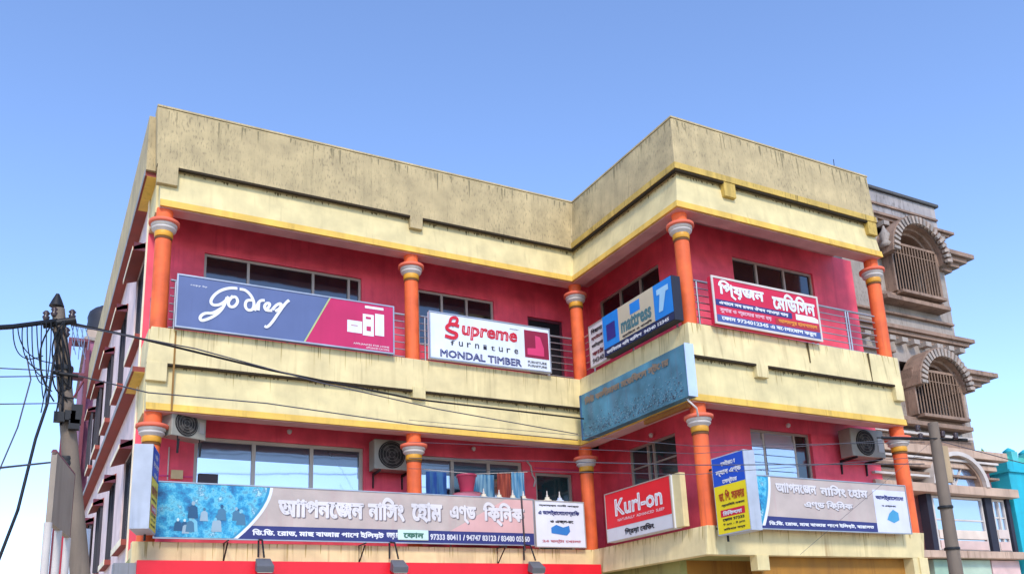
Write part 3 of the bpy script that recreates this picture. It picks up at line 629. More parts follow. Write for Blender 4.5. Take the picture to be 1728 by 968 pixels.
patch(fl, [(5.4, z0+.24), (u1-.02, z0+.24), (u1-.02, z1-.03), (6.6, z1-.03)], nn+.002, ink('pink_wash', (212, 168, 164)), s7)
for s, a, b, c, d in (('আাপনেজন', 2.2, 3.72, .40, .72), ('নািসং', 3.8, 4.5, .38, .82), ('েহাম', 4.63, 5.25, .38, .76), ('এণ্ড', 5.4, 5.95, .38, .74), ('িক্িনক', 6.1, 7.0, .36, .82)):
    text(fl, s, a+.02, b+.02, z0+c-.015, z0+d-.015, nn+.004, ink('shadow_grey', (120, 112, 116)), s7, .05)
    text(fl, s, a, b, z0+c, z0+d, nn+.009, BWH, s7, .05)
text(fl, 'িড.িড. েরাড, মাছ বাজার পােশ ইিলয়ট', 1.78, 4.1, z0+.06, z0+.19, nn+.006, WHT, s7, .03)
text(fl, 'আলমপুর, বারাসত', 4.15, 4.45, z0+.06, z0+.19, nn+.006, WHT, s7, .03)
MB().fbox(fl, 4.36, 4.96, z0+.05, z0+.24, nn, nn+.03).build('pale_plate', ink('mint', (196, 222, 214)), s7, .03)
text(fl, 'েফান', 4.46, 4.86, z0+.09, z0+.19, nn+.036, ink('green_ink', (60, 110, 90)), s7, .03)
text(fl, '97333 80411 / 94747 83123 / 83480 05560', 5.0, 7.1, z0+.07, z0+.18, nn+.006, WHT, s7, .02)
for uu in (1.9, 4.22, 6.98): MB().tube([fl.p(uu, z0, .18), fl.p(uu, 3.3, .18)], .016, 6).build('support', M_BLK, s7)
MB().tube([fl.p(6.95, z1+.05, nn+.01), fl.p(6.98, z0-.1, nn+.01)], .018, 6).build('support', mat('dark_pipe', (70, 62, 66)), s7)
# white end panel
s8 = sign('clinic_notice', 'white panel with navy Bengali text and a blue bed picture beside the inner column', fl, 7.26, 8.42, 3.56, 4.49, .12, .19, ink('panel_white', (220, 222, 230)), fm=M_ALU, fw=.012)
text(fl, 'স্বাস্থ্য সাথী কার্ড', 7.36, 8.3, 4.37, 4.42, .196, BLKP, s8, .02)
text(fl, 'এ আলট্রােসােনাগ্রািফ', 7.34, 8.3, 4.18, 4.31, .196, NAVY, s8, .035)
text(fl, 'ও এক্স-রে', 7.6, 8.15, 4.03, 4.1, .196, BLKP, s8, .02)
patch(fl, [(7.62, 3.84), (7.98, 3.8), (8.06, 3.88), (8.04, 4.0), (7.9, 3.96), (7.74, 4.01), (7.62, 3.95)], .196, ink('bed_blue', (50, 120, 190)), s8, 'bed_print')
text(fl, '24 ঘন্টা েখালা', 7.4, 8.3, 3.64, 3.72, .196, ink('rose_ink', (190, 120, 130)), s8, .02)
# ---- 7: Kurl-on
fk = FB(8.6); nn = .15
u0, u1, z0, z1 = .93, 3.0, 3.57, 4.52
s9 = sign('shop_sign', 'red sign with white Kurl-on lettering and grey foot strip at the inner lower balcony', fk, u0, u1, z0, z1, -.03, nn, ink('grey_white', (208, 210, 214)), fm=M_ALU, fw=.012)
KR = ink('kurl_red', (222, 32, 44))
patch(fk, rect(u0+.015, u1-.015, z0+.26, z1-.015), nn+.004, KR, s9)
text(fk, 'Kurl-on', u0+.33, u1-.25, z0+.46, z0+.8, nn+.008, WHT, s9, .03)
text(fk, 'NATURALLY  ADVANCED  SLEEP', u0+.4, u1-.22, z0+.36, z0+.41, nn+.008, WHT, s9, .0)
text(fk, 'িপ্রয়া েবিডং', u0+.6, u1-.55, z0+.05, z0+.2, nn+.008, BLKP, s9, .03)
MB().fbox(fk, u1, u1+.21, z0+.01, z1+.01, -.02, .1).build('side_post', M_CREAM2, s9)
# ---- 8: vertical blade signs
def blade(name, label, org, U, N, u0, u1, z0, z1, t_, edge=None):
    fr = Fr(org, U, N); t = sign(name, label, fr, u0, u1, z0, z1, -t_, 0, mat('blade_grey', (178, 186, 198), rough=.5, streak=.5, streakc=(140, 146, 150)))
    zm = z0+(z1-z0)*.62
    patch(fr, rect(u0+.02, u1-.015, zm+.005, z1-.02), .004, ink('royal', (16, 78, 190)), t); patch(fr, rect(u0+.02, u1-.015, z0+.02, zm), .004, ink('lemon', (234, 214, 30)), t)
    W = u1-u0
    for k, (s, a, b) in enumerate((('েমট্রো', .3, .75), ('ল্যাব এণ্ড', .12, .9), ('েসন্টার', .3, .75))): text(fr, s, u0+W*a, u0+W*b, z1-.2-k*.15, z1-.09-k*.15, .008, WHT, t, .04)
    text(fr, 'ডা. িপ. সরকার', u0+W*.15, u0+W*.92, zm-.27, zm-.08, .008, ink('brick_ink', (176, 70, 30)), t, .035)
    text(fr, 'প্রতিদিন সকাল', u0+W*.2, u0+W*.9, zm-.37, zm-.31, .008, BLKP, t, .02)
    patch(fr, rect(u0+W*.15, u0+W*.88, zm-.53, zm-.41), .006, REDP, t); text(fr, 'িচিকৎসা', u0+W*.22, u0+W*.8, zm-.51, zm-.43, .009, WHT, t, .04)
    for k in range(3): text(fr, ('রিববার বন্ধ', '9 am - 8 pm', 'েফান 97333')[k], u0+W*.2, u0+W*.85, z0+.06+k*.08, z0+.11+k*.08, .008, BLKP, t, .02)
    [MB().tube(q, .02, 6).build('bracket', M_BLK, t) for q in ([fr.p(u0+.1, z0-.1, -t_/2), fr.p(u0+.1, z0, -t_/2)], [fr.p(u0-.25, z1-.15, -t_/2), fr.p(u0, z1-.15, -t_/2)], [fr.p(u0-.25, z0+.15, -t_/2), fr.p(u0, z0+.15, -t_/2)])]
    return t
blade('blade_sign', 'tall blue and yellow blade sign with red strip beside the corner column', (8.75, -D, 0), (0, -1, 0), (-1, 0, 0), .12, .92, 3.33, 4.66, .24)
blade('blade_sign', 'grey box sign seen edge on at the far left end of the long banner', (.28, -.2, 0), (-.24, -1, 0), (1, -.24, 0), .06, .8, 3.62, 4.93, .28)
# ---- 9: right clinic banner
fr_ = FA(-D); nn = .2
u0, u1, z0, z1 = 9.12, 13.55, 3.47, 4.42
s10 = sign('clinic_banner', 'pale clinic banner with cyan picture on the lower right balcony beside the blade sign', fr_, u0, u1, z0, z1, .13, nn, BGR, cat='banner', fm=M_STEEL, fw=.012)
clinic_left(fr_, u0+.02, 9.95, z0+.06, z1-.02, nn+.004, s10)
patch(fr_, [(9.55, z0+.015), (12.62, z0+.015), (12.62, z0+.19), (9.72, z0+.23)], nn+.003, NAVY, s10)
patch(fr_, rect(12.6, 13.53, z0+.015, z1-.12), nn+.0045, ink('panel_lilac', (208, 210, 226)), s10)
for s, a, b, c, d in (('আাপনেজন', 10.1, 11.1, .66, .84), ('নািসং েহাম', 11.2, 12.45, .64, .86), ('এণ্ড িক্িনক', 10.75, 12.0, .38, .56)):
    text(fr_, s, a+.015, b+.015, z0+c-.012, z0+d-.012, nn+.004, ink('shadow_grey', (120, 112, 116)), s10, .045); text(fr_, s, a, b, z0+c, z0+d, nn+.008, BWH, s10, .045)
text(fr_, 'িড.িড. েরাড, মাছ বাজার পােশ ইিলয়ট, বারাসত', 9.85, 12.5, z0+.06, z0+.15, nn+.006, WHT, s10, .03)
text(fr_, 'আলট্রােসােনা', 12.66, 13.45, z0+.62, z0+.74, nn+.008, NAVY, s10, .035)
text(fr_, 'ও এক্স-রে', 12.8, 13.2, z0+.5, z0+.54, nn+.008, BLKP, s10, .02)
patch(fr_, [(12.9, z0+.26), (13.08, z0+.2), (13.24, z0+.26), (13.24, z0+.4), (13.1, z0+.46), (12.98, z0+.38)], nn+.008, ink('bed_blue2', (70, 150, 190)), s10, 'bed_print')
# ------------------------------------------------------------------ red shop fascia along the bottom left
s11 = thing('red_shop_fascia', (4.3, -.5, 2.6), 'bright red panelled shop fascia running below the lower left balcony', 'shop fascia')
MB().fbox(FA(0), -.0, 8.55, 2.97, 3.2, .1, .5).build('top_rail', M_AWN, s11, .01)
MB().fbox(FA(0), .1, 8.5, 2.4, 2.97, .1, .42).build('panel', mat('dark_red_panel', (176, 14, 30), rough=.4, bump=0), s11)
MB().fbox(FA(0), -.32, .0, 2.9, 3.16, .1, .45).build('end_box', M_GREY, s11)
# floodlights
def flood(x, label):
    t = thing('floodlight', (x, -.62, 3.2), label, 'floodlight', 'floodlights below the clinic banner')
    MB().tube([(x, -.18, 3.6), (x, -.45, 3.55), (x, -.62, 3.25)], .016, 6).build('arm', M_BLK, t)
    MB().hexa([(x-.14, -.72, 3.0), (x+.14, -.72, 3.0), (x+.12, -.5, 3.06), (x-.12, -.5, 3.06), (x-.14, -.76, 3.1), (x+.14, -.76, 3.1), (x+.12, -.56, 3.24), (x-.12, -.56, 3.24)]).build('housing', mat('floodlight_grey', (96, 98, 104), rough=.5), t, .01)
    MB().hexa([(x-.12, -.715, 2.99), (x+.12, -.715, 2.99), (x+.1, -.52, 3.05), (x-.1, -.52, 3.05), (x-.12, -.72, 3.0), (x+.12, -.72, 3.0), (x+.1, -.53, 3.06), (x-.1, -.53, 3.06)]).build('lens', glass('lamp_lens', (190, 190, 180), .2), t)
    MB().tube([(x-.55, -.5, 3.53), (x-.55, -.12, 3.53), (x-.55, -.12, 3.22), (x-.55, -.45, 3.5)], .013, 6).build('bracket', M_BLK, t)
flood(1.9, 'grey floodlight on a thin arm, leftmost below the banner'); flood(4.22, 'grey floodlight on a thin arm below the pale plate of the banner'); flood(6.98, 'grey floodlight on a thin arm below the white end panel')
# ------------------------------------------------------------------ things on the lower balcony
def cloth(u0, u1, z0, z1, y, m, label, k=9, seed=1):
    random.seed(seed); mb = MB(); vs = []; nz = 8
    ph = random.random()*6
    for j in range(nz+1):
        for i in range(k*2+1):
            a = i/(k*2); b = j/nz
            vs.append((u0+(u1-u0)*(a+.03*math.sin(b*3+ph)*(1-b)), y+.035*math.sin(a*k*2.2+ph+b)*(1.2-b)+.01*random.random(), z1-(z1-z0)*(1-b)*(1+.04*math.sin(a*7))))
    n_ = k*2+1
    mb.add(vs, [(j*n_+i, j*n_+i+1, (j+1)*n_+i+1, (j+1)*n_+i) for j in range(nz) for i in range(k*2)], True)
    o = mb.build('hanging_cloth', m); md = o.modifiers.new('thick', 'SOLIDIFY'); md.thickness = .006
    tag(o, label, 'cloth', 'clothes drying on the lower balcony'); return o
def cloth_mat(name, c1, c2, sx):
    m = mat(name, c1, bump=.1, rough=.9); N = m.node_tree.nodes; L = m.node_tree.links; b = N['Principled BSDF']
    tc = N.new('ShaderNodeTexCoord'); q = N.new('ShaderNodeMapping'); q.inputs['Scale'].default_value = (sx, 1, .35); L.new(tc.outputs['Object'], q.inputs[0])
    n = N.new('ShaderNodeTexNoise'); n.inputs['Scale'].default_value = 5; L.new(q.outputs[0], n.inputs[0])
    x = N.new('ShaderNodeMix'); x.data_type = 'RGBA'; x.inputs[6].default_value = rgb(*c1); x.inputs[7].default_value = rgb(*c2)
    r = N.new('ShaderNodeMapRange'); r.inputs[1].default_value = .4; r.inputs[2].default_value = .62; L.new(n.outputs[0], r.inputs[0]); L.new(r.outputs[0], x.inputs[0]); L.new(x.outputs[2], b.inputs['Base Color']); return m
YL = .45
cl = MB().tube([(5.1, YL, 5.12), (6.3, YL, 5.09), (7.5, YL, 5.2)], .006, 5).build('clothes_line', M_WHT); tag(cl, 'thin clothes line with cloths strung behind the second lower balcony bay', 'clothes line')
cloth(5.22, 5.66, 4.2, 5.08, YL, cloth_mat('blue_cloth', (22, 60, 128), (50, 96, 140), 3), 'deep blue printed cloth hanging next to the second column', seed=1)
cloth(6.2, 6.72, 4.2, 5.09, YL, cloth_mat('teal_cloth', (52, 104, 140), (112, 150, 170), 4), 'light blue striped cloth hanging left of the rust cloth', seed=2)
cloth(6.79, 7.1, 4.2, 5.14, YL, cloth_mat('rust_cloth', (150, 70, 52), (110, 44, 40), 4), 'rust red cloth hanging between two blue cloths', seed=3)
cloth(7.12, 7.42, 4.2, 5.18, YL, cloth_mat('sky_cloth', (56, 116, 156), (116, 156, 180), 4), 'sky blue cloth, rightmost on the clothes line', seed=4)
bk = thing('bucket', (5.95, .15, 4.63), 'dark pink plastic bucket standing above the long banner', 'bucket')
PKB = mat('bucket_pink', (170, 56, 84), rough=.4, bump=0)
MB().lathe(5.95, .15, [(.12, 4.62), (.125, 4.63), (.19, 4.96), (.2, 4.97), (.185, 4.96)], 20).build('body', PKB, bk); MB().lathe(5.95, .15, [(.2, 4.95), (.21, 4.97), (.2, 4.99)], 20).build('rim', PKB, bk)
tb = MB().lathe(5.95, .14, [(.22, 4.5), (.27, 4.6), (.29, 4.61), (.27, 4.6)], 24).build('tub', mat('pink_plastic', (236, 150, 170), rough=.4, bump=0)); tag(tb, 'flat light pink plastic tub under the dark pink bucket', 'tub')
sh = MB().box(5.1, 8.45, -.12, .38, 4.47, 4.5).build('shelf', M_WHT); tag(sh, 'narrow pale ledge board along the top of the long banner', 'shelf')
pots = (('small white capped bottle left of the rust cloth', 817, .06), ('small white capped bottle in front of the rust cloth', 843, .05), ('small white capped bottle in front of the sky blue cloth', 866, .06), ('small pale capped bottle right of the sky blue cloth', 884, .05), ('tall cream bell shaped fitting in front of the lower dark doorway', 924, .08), ('bluish bell shaped fitting beside the white end panel', 945, .08))
for lab, px, hh in pots:
    x = A(px, 836, -.04)[0]; z = 4.503
    t = thing('capped_bottle', (x, -.02, z), lab, 'bottle', 'capped fittings along the banner top')
    m_ = mat('fitting_cream', (214, 204, 180), bump=0) if px != 945 else mat('fitting_blue', (190, 200, 226), bump=0)
    MB().lathe(x, -.02, [(.085, z), (.09, z+.03), (.05, z+.05), (.045, z+.09)], 14).build('body', m_, t)
    MB().lathe(x, -.02, [(.02, z+.09), (.022, z+.13), (.012, z+.15), (.01, z+.14+hh)], 10).build('nozzle', M_WHT, t)

# ================================================================== ornate neighbour on the right
NB = thing('ornate_building', (16.8, -2.2, 0), 'weathered brown building with arched grilled windows and projecting cornices', 'building')
fn = FA(-2.2); XR = 18.5
def npart(mb, name, m, bev=0): return mb.build(name, m, NB, bev)
def arch_pts(cx, cz, r, n=14, a0=0, a1=180): return [(cx+r*math.cos(R(a0+(a1-a0)*k/n)), cz+r*math.sin(R(a0+(a1-a0)*k/n))) for k in range(n+1)]
def nwall(z0, z1, x0, x1, op=None):
    mb = MB()
    if op is None: mb.box(x0, x1, -2.2, 6, z0, z1)
    else:
        a, b, c, d = op
        mb.box(x0, a, -2.2, 6, z0, z1); mb.box(b, x1, -2.2, 6, z0, z1); mb.box(a, b, -2.2, 6, z0, c); mb.box(a, b, -2.2, 6, d, z1); mb.box(a, b, -1.5, 6, c, d)
    npart(mb, 'wall', M_STONE)
nwall(8.6, 11.7, 14.76, XR, (16.15, 17.85, 9.5, 11.35)); nwall(5.75, 8.6, 14.76, XR, (16.2, 17.95, 6.45, 7.85))
npart(MB().box(14.76, XR+.02, -2.23, 6.03, 11.7, 12.3), 'parapet', M_STONEP, .01)
npart(MB().box(14.76, XR+.1, -2.3, 6.1, 12.3, 12.38), 'coping', mat('dark_coping', (84, 84, 84), speck=.8), .01)
def cornice(z, h, proj, name='cornice', x0=14.8, steps=3):
    mb = MB()
    for k in range(steps):
        e = proj*(k+1)/steps; mb.box(x0, XR+e, -2.2-e*.45, 5, z+h*k/steps, z+h*(k+1)/steps-.003)
    return npart(mb, name, M_STONE2, .006)
cornice(11.4, .22, .42); cornice(10.5, .48, .8, x0=18.0, steps=4); cornice(8.38, .3, .45); cornice(7.32, .46, .85, x0=18.1, steps=4)
for z, x1, e in ((9.25, 18.0, .35), (9.38, 17.95, .22), (6.2, 18.05, .35), (6.33, 18.0, .2)):
    npart(MB().box(15.7, x1, -2.2-e, -2.2, z, z+.1), 'window_ledge', M_STONE2, .008)
for cx, cz, r in ((17.05, 10.45, 1.08), (17.15, 7.15, .98)):
    for q, (ro, ri, n0, n1) in enumerate(((r, r-.1, 0, .5), (r-.1, r-.2, 0, .4), (r-.2, r-.28, -.2, .28), (r-.28, r-.36, -.4, .15))):
        o, i_ = arch_pts(cx, cz, ro, 18), arch_pts(cx, cz, ri, 18); mb = MB()
        for k in range(18): mb.prism(fn, [o[k], o[k+1], i_[k+1], i_[k]], n0, n1)
        npart(mb, 'arch_moulding', M_STONE2)
    for k in range(22):
        a = R(4+k*8.2); x, z = cx+(r-.03)*math.cos(a), cz+(r-.03)*math.sin(a); x2, z2 = cx+(r-.22)*math.cos(a), cz+(r-.22)*math.sin(a)
        d = Vector((-(z-z2), x-x2)).normalized()*.036
        npart(MB().prism(fn, [(x+d.x, z+d.y), (x-d.x, z-d.y), (x2-d.x, z2-d.y), (x2+d.x, z2+d.y)], .46, .54), 'arch_block', M_STONE if k % 2 else mat('pale_block', (176, 160, 146)))
    npart(MB().prism(fn, arch_pts(cx, cz, r-.36, 14)+[(cx-r+.36, cz-.02), (cx+r-.36, cz-.02)], -.42, -.38), 'arch_infill', M_DARK)
def grille(u0, u1, z0, z1):
    o = npart(MB().fbox(fn, u0-.05, u0, z0, z1, -.1, .3).fbox(fn, u1, u1+.06, z0, z1, -.1, .3).fbox(fn, u0, u1, z1, z1+.06, -.1, .3).fbox(fn, u0, u1, z0-.07, z0, -.1, .42), 'window_cage', M_STONE2)
    k = 15
    for i in range(k+1):
        u = u0+(u1-u0)*i/k
        MB().tube([fn.p(u, z0, .28), fn.p(u, z1, .28)], .018, 6).build('bar', mat('grille_bar', (136, 112, 94), bump=0), o)
    for i in range(6):
        a = -.05+.3*i/5
        MB().tube([fn.p(u1, z0, a), fn.p(u1, z1, a)], .014, 6).build('bar', mat('grille_bar', (136, 112, 94), bump=0), o)
    for z in (z1-.22,): MB().tube([fn.p(u0, z, .28), fn.p(u1, z, .28)], .014, 6).build('bar', MATS['grille_bar'], o)
    MB().fbox(fn, u0, u1, z0, z1, -.38, -.36).build('dark_glass', M_DARK, o)
grille(16.2, 17.8, 9.52, 10.75); grille(16.25, 17.9, 6.48, 7.55)
# finials above the upper arch
for x in (15.3, 16.0, 18.2): npart(MB().lathe(x, -2.5, [(.1, 10.6), (.16, 10.66), (.08, 10.75), (.13, 10.9), (.05, 11.05), (.02, 11.15)], 10), 'finial', M_STONE)
# lower storey
XR2 = 19.35
npart(MB().box(14.3, XR2, -1.9, 5, 0, 5.75), 'wall', M_PNK2)
for z, h, e, x1 in ((5.55, .2, .3, XR2-.1), (5.3, .12, .2, 18.9), (4.66, .2, .32, XR2+.05), (3.2, .16, .3, XR2+.05)):
    npart(MB().box(14.4, x1, -2.2-e, -1.89, z, z+h), 'ledge', mat('cream_brown_ledge', (196, 168, 146), streak=.7, streakc=(110, 80, 64)), .01)
npart(MB().box(14.4, 18.3, -2.3, -1.9, 5.75, 6.0), 'ledge', M_STONE2)
for u0, u1, z0, z1 in ((16.25, 16.42, 3.36, 4.66), (18.35, 18.6, 3.36, 4.66), (19.18, 19.3, 3.36, 4.66)):
    npart(MB().fbox(fn, u0, u1, z0, z1, -.1, .12), 'dark_pillar', mat('dark_slate_paint', (44, 46, 60)))
f = window(fn, 16.5, 18.3, 3.4, 4.64, mull=(17.1,), trans=(4.1, 3.8), gm=M_GB, parent=NB, rec=-.06, fm=M_WHT)
f = window(fn, 18.66, 19.14, 3.4, 4.64, mull=(18.9,), trans=(4.2, 3.9), gm=M_GB, parent=NB, rec=-.06, fm=M_WHT)
for (a, b, z, c) in ((16.56, 18.26, 3.42, (214, 186, 176)), (16.56, 18.26, 3.66, (222, 204, 188)), (18.7, 19.1, 3.42, (220, 190, 180)), (18.7, 19.1, 3.7, (214, 196, 186))):
    npart(MB().fbox(fn, a, b, z, z+.2, .05, .09), 'blind', mat('blind_%d' % c[1], c))
for cx, r in ((17.3, 1.0),):
    for ro, ri, n1 in ((r, r-.12, .35), (r-.12, r-.2, .25)):
        o, i_ = arch_pts(cx, 4.86, ro, 16), arch_pts(cx, 4.86, ri, 16); mb = MB()
        for k in range(16): mb.prism(fn, [(o[k][0], 4.86+(o[k][1]-4.86)*.8), (o[k+1][0], 4.86+(o[k+1][1]-4.86)*.8), (i_[k+1][0], 4.86+(i_[k+1][1]-4.86)*.8), (i_[k][0], 4.86+(i_[k][1]-4.86)*.8)], -.3, n1)
        npart(mb, 'arch_moulding', M_WHT if n1 > .3 else M_STONE2)
    npart(MB().prism(fn, [(x, 4.86+(z-4.86)*.8) for x, z in arch_pts(cx, 4.86, r-.2, 14)], -.1, .12), 'fanlight', M_GB)
    for a in (60, 90, 120): npart(MB().prism(fn, [(cx-.02, 4.86), (cx+.02, 4.86), (cx+.02+.75*math.cos(R(a)), 4.86+.6*math.sin(R(a))), (cx-.02+.75*math.cos(R(a)), 4.86+.6*math.sin(R(a)))], .12, .15), 'glazing_bar', M_WHT)
npart(MB().box(14.4, 15.9, -2.3, -1.9, 4.9, 5.2), 'stucco_panel', M_WHT)
for z, h, e, x1, m_ in ((6.02, .06, .2, 18.2, M_WHT), (5.22, .06, .32, 16.3, M_STONE2), (4.99, .05, .34, 16.2, M_WHT), (5.44, .05, .26, 18.9, M_WHT), (8.0, .05, .12, 16.0, M_STONE2), (9.0, .05, .1, 18.4, M_STONE2), (11.9, .05, .08, 18.5, M_STONE2), (5.08, .05, .22, 18.9, M_STONE2)):
    npart(MB().box(14.4 if z < 6.5 else 14.8, x1, -2.2-e, -1.89, z, z+h), 'moulding', m_)
for k in range(9): npart(MB().box(14.9+k*.42, 15.1+k*.42, -2.42, -2.2, 11.28, 11.39), 'dentil', M_STONE)
for k in range(9): npart(MB().box(14.9+k*.42, 15.1+k*.42, -2.42, -2.2, 8.26, 8.37), 'dentil', M_STONE)
for x0, x1, c in ((16.2, 17.0, (150, 180, 160)), (17.05, 18.2, (176, 196, 176)), (18.25, 19.3, (222, 190, 186))): npart(MB().box(x0, x1, -2.28, -1.9, 2.2, 3.18), 'shopfront_panel', mat('panel_%d' % c[0], c))
npart(MB().box(18.3, 18.42, -2.24, -1.9, 5.0, 5.5), 'window_slot', M_DARK)

# turquoise neighbour
TB = thing('turquoise_building', (22.5, -2.2, 0), 'plain turquoise plastered building at the right edge behind the street pole', 'building')
MB().box(19.5, 30, -2.3, 8, 0, 5.62).build('wall', M_TEAL, TB)
MB().box(19.46, 30, -2.36, 8, 5.35, 5.41).build('string_course', M_TEAL, TB)
for x in (20.05, 20.7, 21.4, 22.2):
    p = MB().box(x-.12, x+.12, -2.2, -1.96, 5.62, 5.92).build('parapet_post', mat('turquoise_light', (90, 190, 190)), TB); MB().lathe(x, -2.06, [(.13, 5.92), (.15, 5.95), (.08, 6.0), (.02, 6.04)], 8).build('cap', M_TEAL, p)
MB().box(19.5, 30, -2.12, -2.0, 5.62, 5.8).build('parapet', mat('turquoise_green', (80, 176, 160)), TB)
def leaf_mat(name, c):
    m = mat(name, c, rough=.6, var=.35, bump=0, scale=2); return m
def bush(name, label, cat, cx, cy, cz, rx, ry, rz, n, m, trunk):
    t = thing(name, (cx, cy, trunk), label, cat); random.seed(int(cx*10)); mb = MB()
    for k in range(n):
        while True:
            p = Vector([random.uniform(-1, 1) for _ in range(3)])
            if p.length < 1 and p.length > .35+.2*math.sin(p.x*5+p.z*4): break
        c = Vector((cx+p.x*rx, cy+p.y*ry, cz+p.z*rz)); d = Vector([random.gauss(0, 1) for _ in range(3)]).normalized(); e = d.cross(Vector([random.gauss(0, 1) for _ in range(3)])).normalized(); s_ = random.uniform(.05, .12)
        mb.add([c-d*s_, c+e*s_*.4, c+d*s_, c-e*s_*.4], [(0, 1, 2, 3)])
    o = mb.build('crown', m, t, recalc=False); tag(o, kind='stuff')
    mb = MB().tube([(cx, cy, trunk), (cx+.05, cy, cz-rz*.4), (cx, cy, cz+rz*.3)], .09, 8, .04)
    for a in range(5): mb.tube([(cx, cy, cz-rz*.5), (cx+rx*.6*math.cos(a*1.3), cy+ry*.6*math.sin(a*1.3), cz+rz*.2)], .035, 6, .012)
    mb.build('trunk', mat('bark', (96, 80, 62)), t)
bush('tree', 'bright green leafy tree top behind the turquoise parapet at the right edge', 'tree', 23.4, 1.6, 6.35, 1.6, 1.3, .6, 3000, leaf_mat('leaf_green', (112, 150, 70)), 0)
bush('tree', 'small pale green tree between the brown building and the turquoise parapet', 'tree', 21.1, 1.8, 6.6, .9, .8, .5, 1500, leaf_mat('leaf_yellowgreen', (150, 176, 96)), 0)
bush('creeper', 'yellow green creeper on the turquoise wall at the bottom right corner', 'plant', 20.0, -2.55, 3.4, .22, .16, .45, 350, leaf_mat('leaf_lime', (190, 200, 60)), 2.6)

# ================================================================== behind on the left: mauve block with tank
MV = thing('mauve_building', (1.2, 18, 0), 'narrow mauve building rising behind the far end of the side wall', 'building')
MB().box(-.5, 5, 16.5, 24, 0, 12.5).build('wall', mat('mauve_wall', (160, 100, 124), streak=.4, streakc=(110, 70, 90)), MV)
MB().box(-.58, 5.1, 16.4, 24, 12.5, 12.62).build('roof_edge', M_STONE, MV)
MB().box(-.5, .8, 16.6, 17.8, 12.62, 12.95).build('tank_base', mat('tan_plaster', (190, 168, 150)), MV)
tk = thing('water_tank', (.08, 17.2, 12.95), 'black ribbed plastic water tank on the roof of the mauve building', 'water tank')
MB().lathe(.08, 17.2, [(.58, 12.95), (.6, 13.1), (.58, 13.2), (.6, 13.3), (.58, 13.45), (.6, 13.6), (.55, 13.8), (.4, 13.95), (.22, 14.0)], 24).build('body', mat('black_tank', (44, 44, 52), rough=.5, bump=0), tk); MB().lathe(.08, 17.2, [(.24, 13.98), (.24, 14.05), (.1, 14.07)], 16).build('lid', M_BLK, tk)
SF = thing('steel_frame', (-.85, 16, 0), 'maroon steel stair frame standing against the mauve building', 'steel frame')
MR = mat('maroon_steel', (110, 46, 60), rough=.5, bump=0)
for x in (-1.0, -.45):
    for y in (15.8, 16.3): MB().box(x-.05, x+.05, y-.05, y+.05, 0, 12.3).build('post', MR, SF)
for z in (12.2, 11.0, 9.6, 8.2, 6.8): MB().box(-1.05, -.4, 15.74, 16.36, z, z+.1).build('beam', MR, SF)
for z in (11.0, 9.6, 8.2): MB().tube([(-1.0, 15.8, z-1.3), (-.45, 15.8, z)], .035, 6).build('brace', MR, SF)

# ================================================================== street poles and cables
def pole(name, label, top, bot, r0, r1, parts):
    t = thing(name, (bot[0], bot[1], 0), label, 'utility pole')
    MB().tube([Vector(bot), Vector(bot).lerp(Vector(top), .5), Vector(top)], r0, 14, r1).build('shaft', M_CONC, t); return t
pt = Vector((-1.36, -3.45, 6.0)); pb_ = Vector((-1.36+.48*6/3.3, -3.45, 0))
PL = pole('utility_pole', 'leaning concrete utility pole with tangled cables at the left edge', pt, pb_, .145, .075, 0)
MB().tube([pt+Vector((-.02, 0, .03)), pt+Vector((-.02, 0, .12)), pt+Vector((-.02, 0, .2))], .09, 10, .02).build('cap', M_BLK, PL)
MB().tube([onY(72, 548, -3.5), onY(128, 540, -3.5)], .05, 8).build('crossarm', M_BLK, PL)
MB().tube([onY(88, 628, -3.6), onY(132, 634, -3.6)], .025, 8).build('crossarm', M_BLK, PL)
for px, py in ((108, 622), (112, 775), (112, 783)):
    p = onY(px, py, -3.45); MB().lathe(p.x, p.y, [(.105, p.z-.03), (.11, p.z), (.105, p.z+.03)], 14).build('clamp', M_BLK, PL)
for px, py in ((78, 532), (122, 530), (92, 526), (112, 560)):
    p = onY(px, py, -3.5); MB().lathe(p.x, p.y, [(.03, p.z-.06), (.045, p.z-.02), (.025, p.z), (.045, p.z+.03), (.02, p.z+.06)], 10).build('insulator', mat('brown_porcelain', (60, 44, 44), rough=.3, bump=0), PL)
random.seed(11)
mb = MB()
for k in range(10):
    a = onY(random.uniform(85, 115), random.uniform(540, 560), -3.55); b = onY(random.uniform(40, 135), random.uniform(590, 680), -3.55+random.uniform(-.1, .1)); c = onY(random.uniform(90, 125), random.uniform(640, 720), -3.55)
    P_ = []
    for i in range(13):
        s_ = i/12; P_.append((1-s_)**2*a+2*s_*(1-s_)*b+s_*s_*c)
    mb.tube(P_, .010, 5)
for k in range(9):
    a = onY(22+k*8, 552-k*1.2, -3.7); b = onY(20+k*9+random.uniform(-8, 8), 600+random.uniform(0, 50), -3.7); c = onY(78+random.uniform(-12, 22), 600+k*12, -3.6); P_ = []
    for i in range(15): s_ = i/14; P_.append((1-s_)**2*a+2*s_*(1-s_)*b+s_*s_*c)
    mb.tube(P_, .007, 5)
mb.build('cable_tangle', M_BLK, PL)
mb = MB()
for px, py in ((118, 700), (128, 706), (100, 702), (130, 690), (125, 715)):
    p = onY(px, py, -3.6); mb.box(p.x-.06, p.x+.06, p.y-.05, p.y+.05, p.z-.07, p.z+.05)
mb.build('junction_box', M_BLK, PL)
mb = MB()
for k in range(7):
    x = 120+k*4; a = onY(x, 548+k, -3.45); b = onY(x+4, 590+8*(k % 3), -3.45); P_ = [a, (a+b)/2+Vector((.03*(-1)**k, 0, 0)), b]; mb.tube(P_, .005, 4)
mb.build('hanging_wire', mat('pale_blue_wire', (120, 140, 170), bump=0), PL)
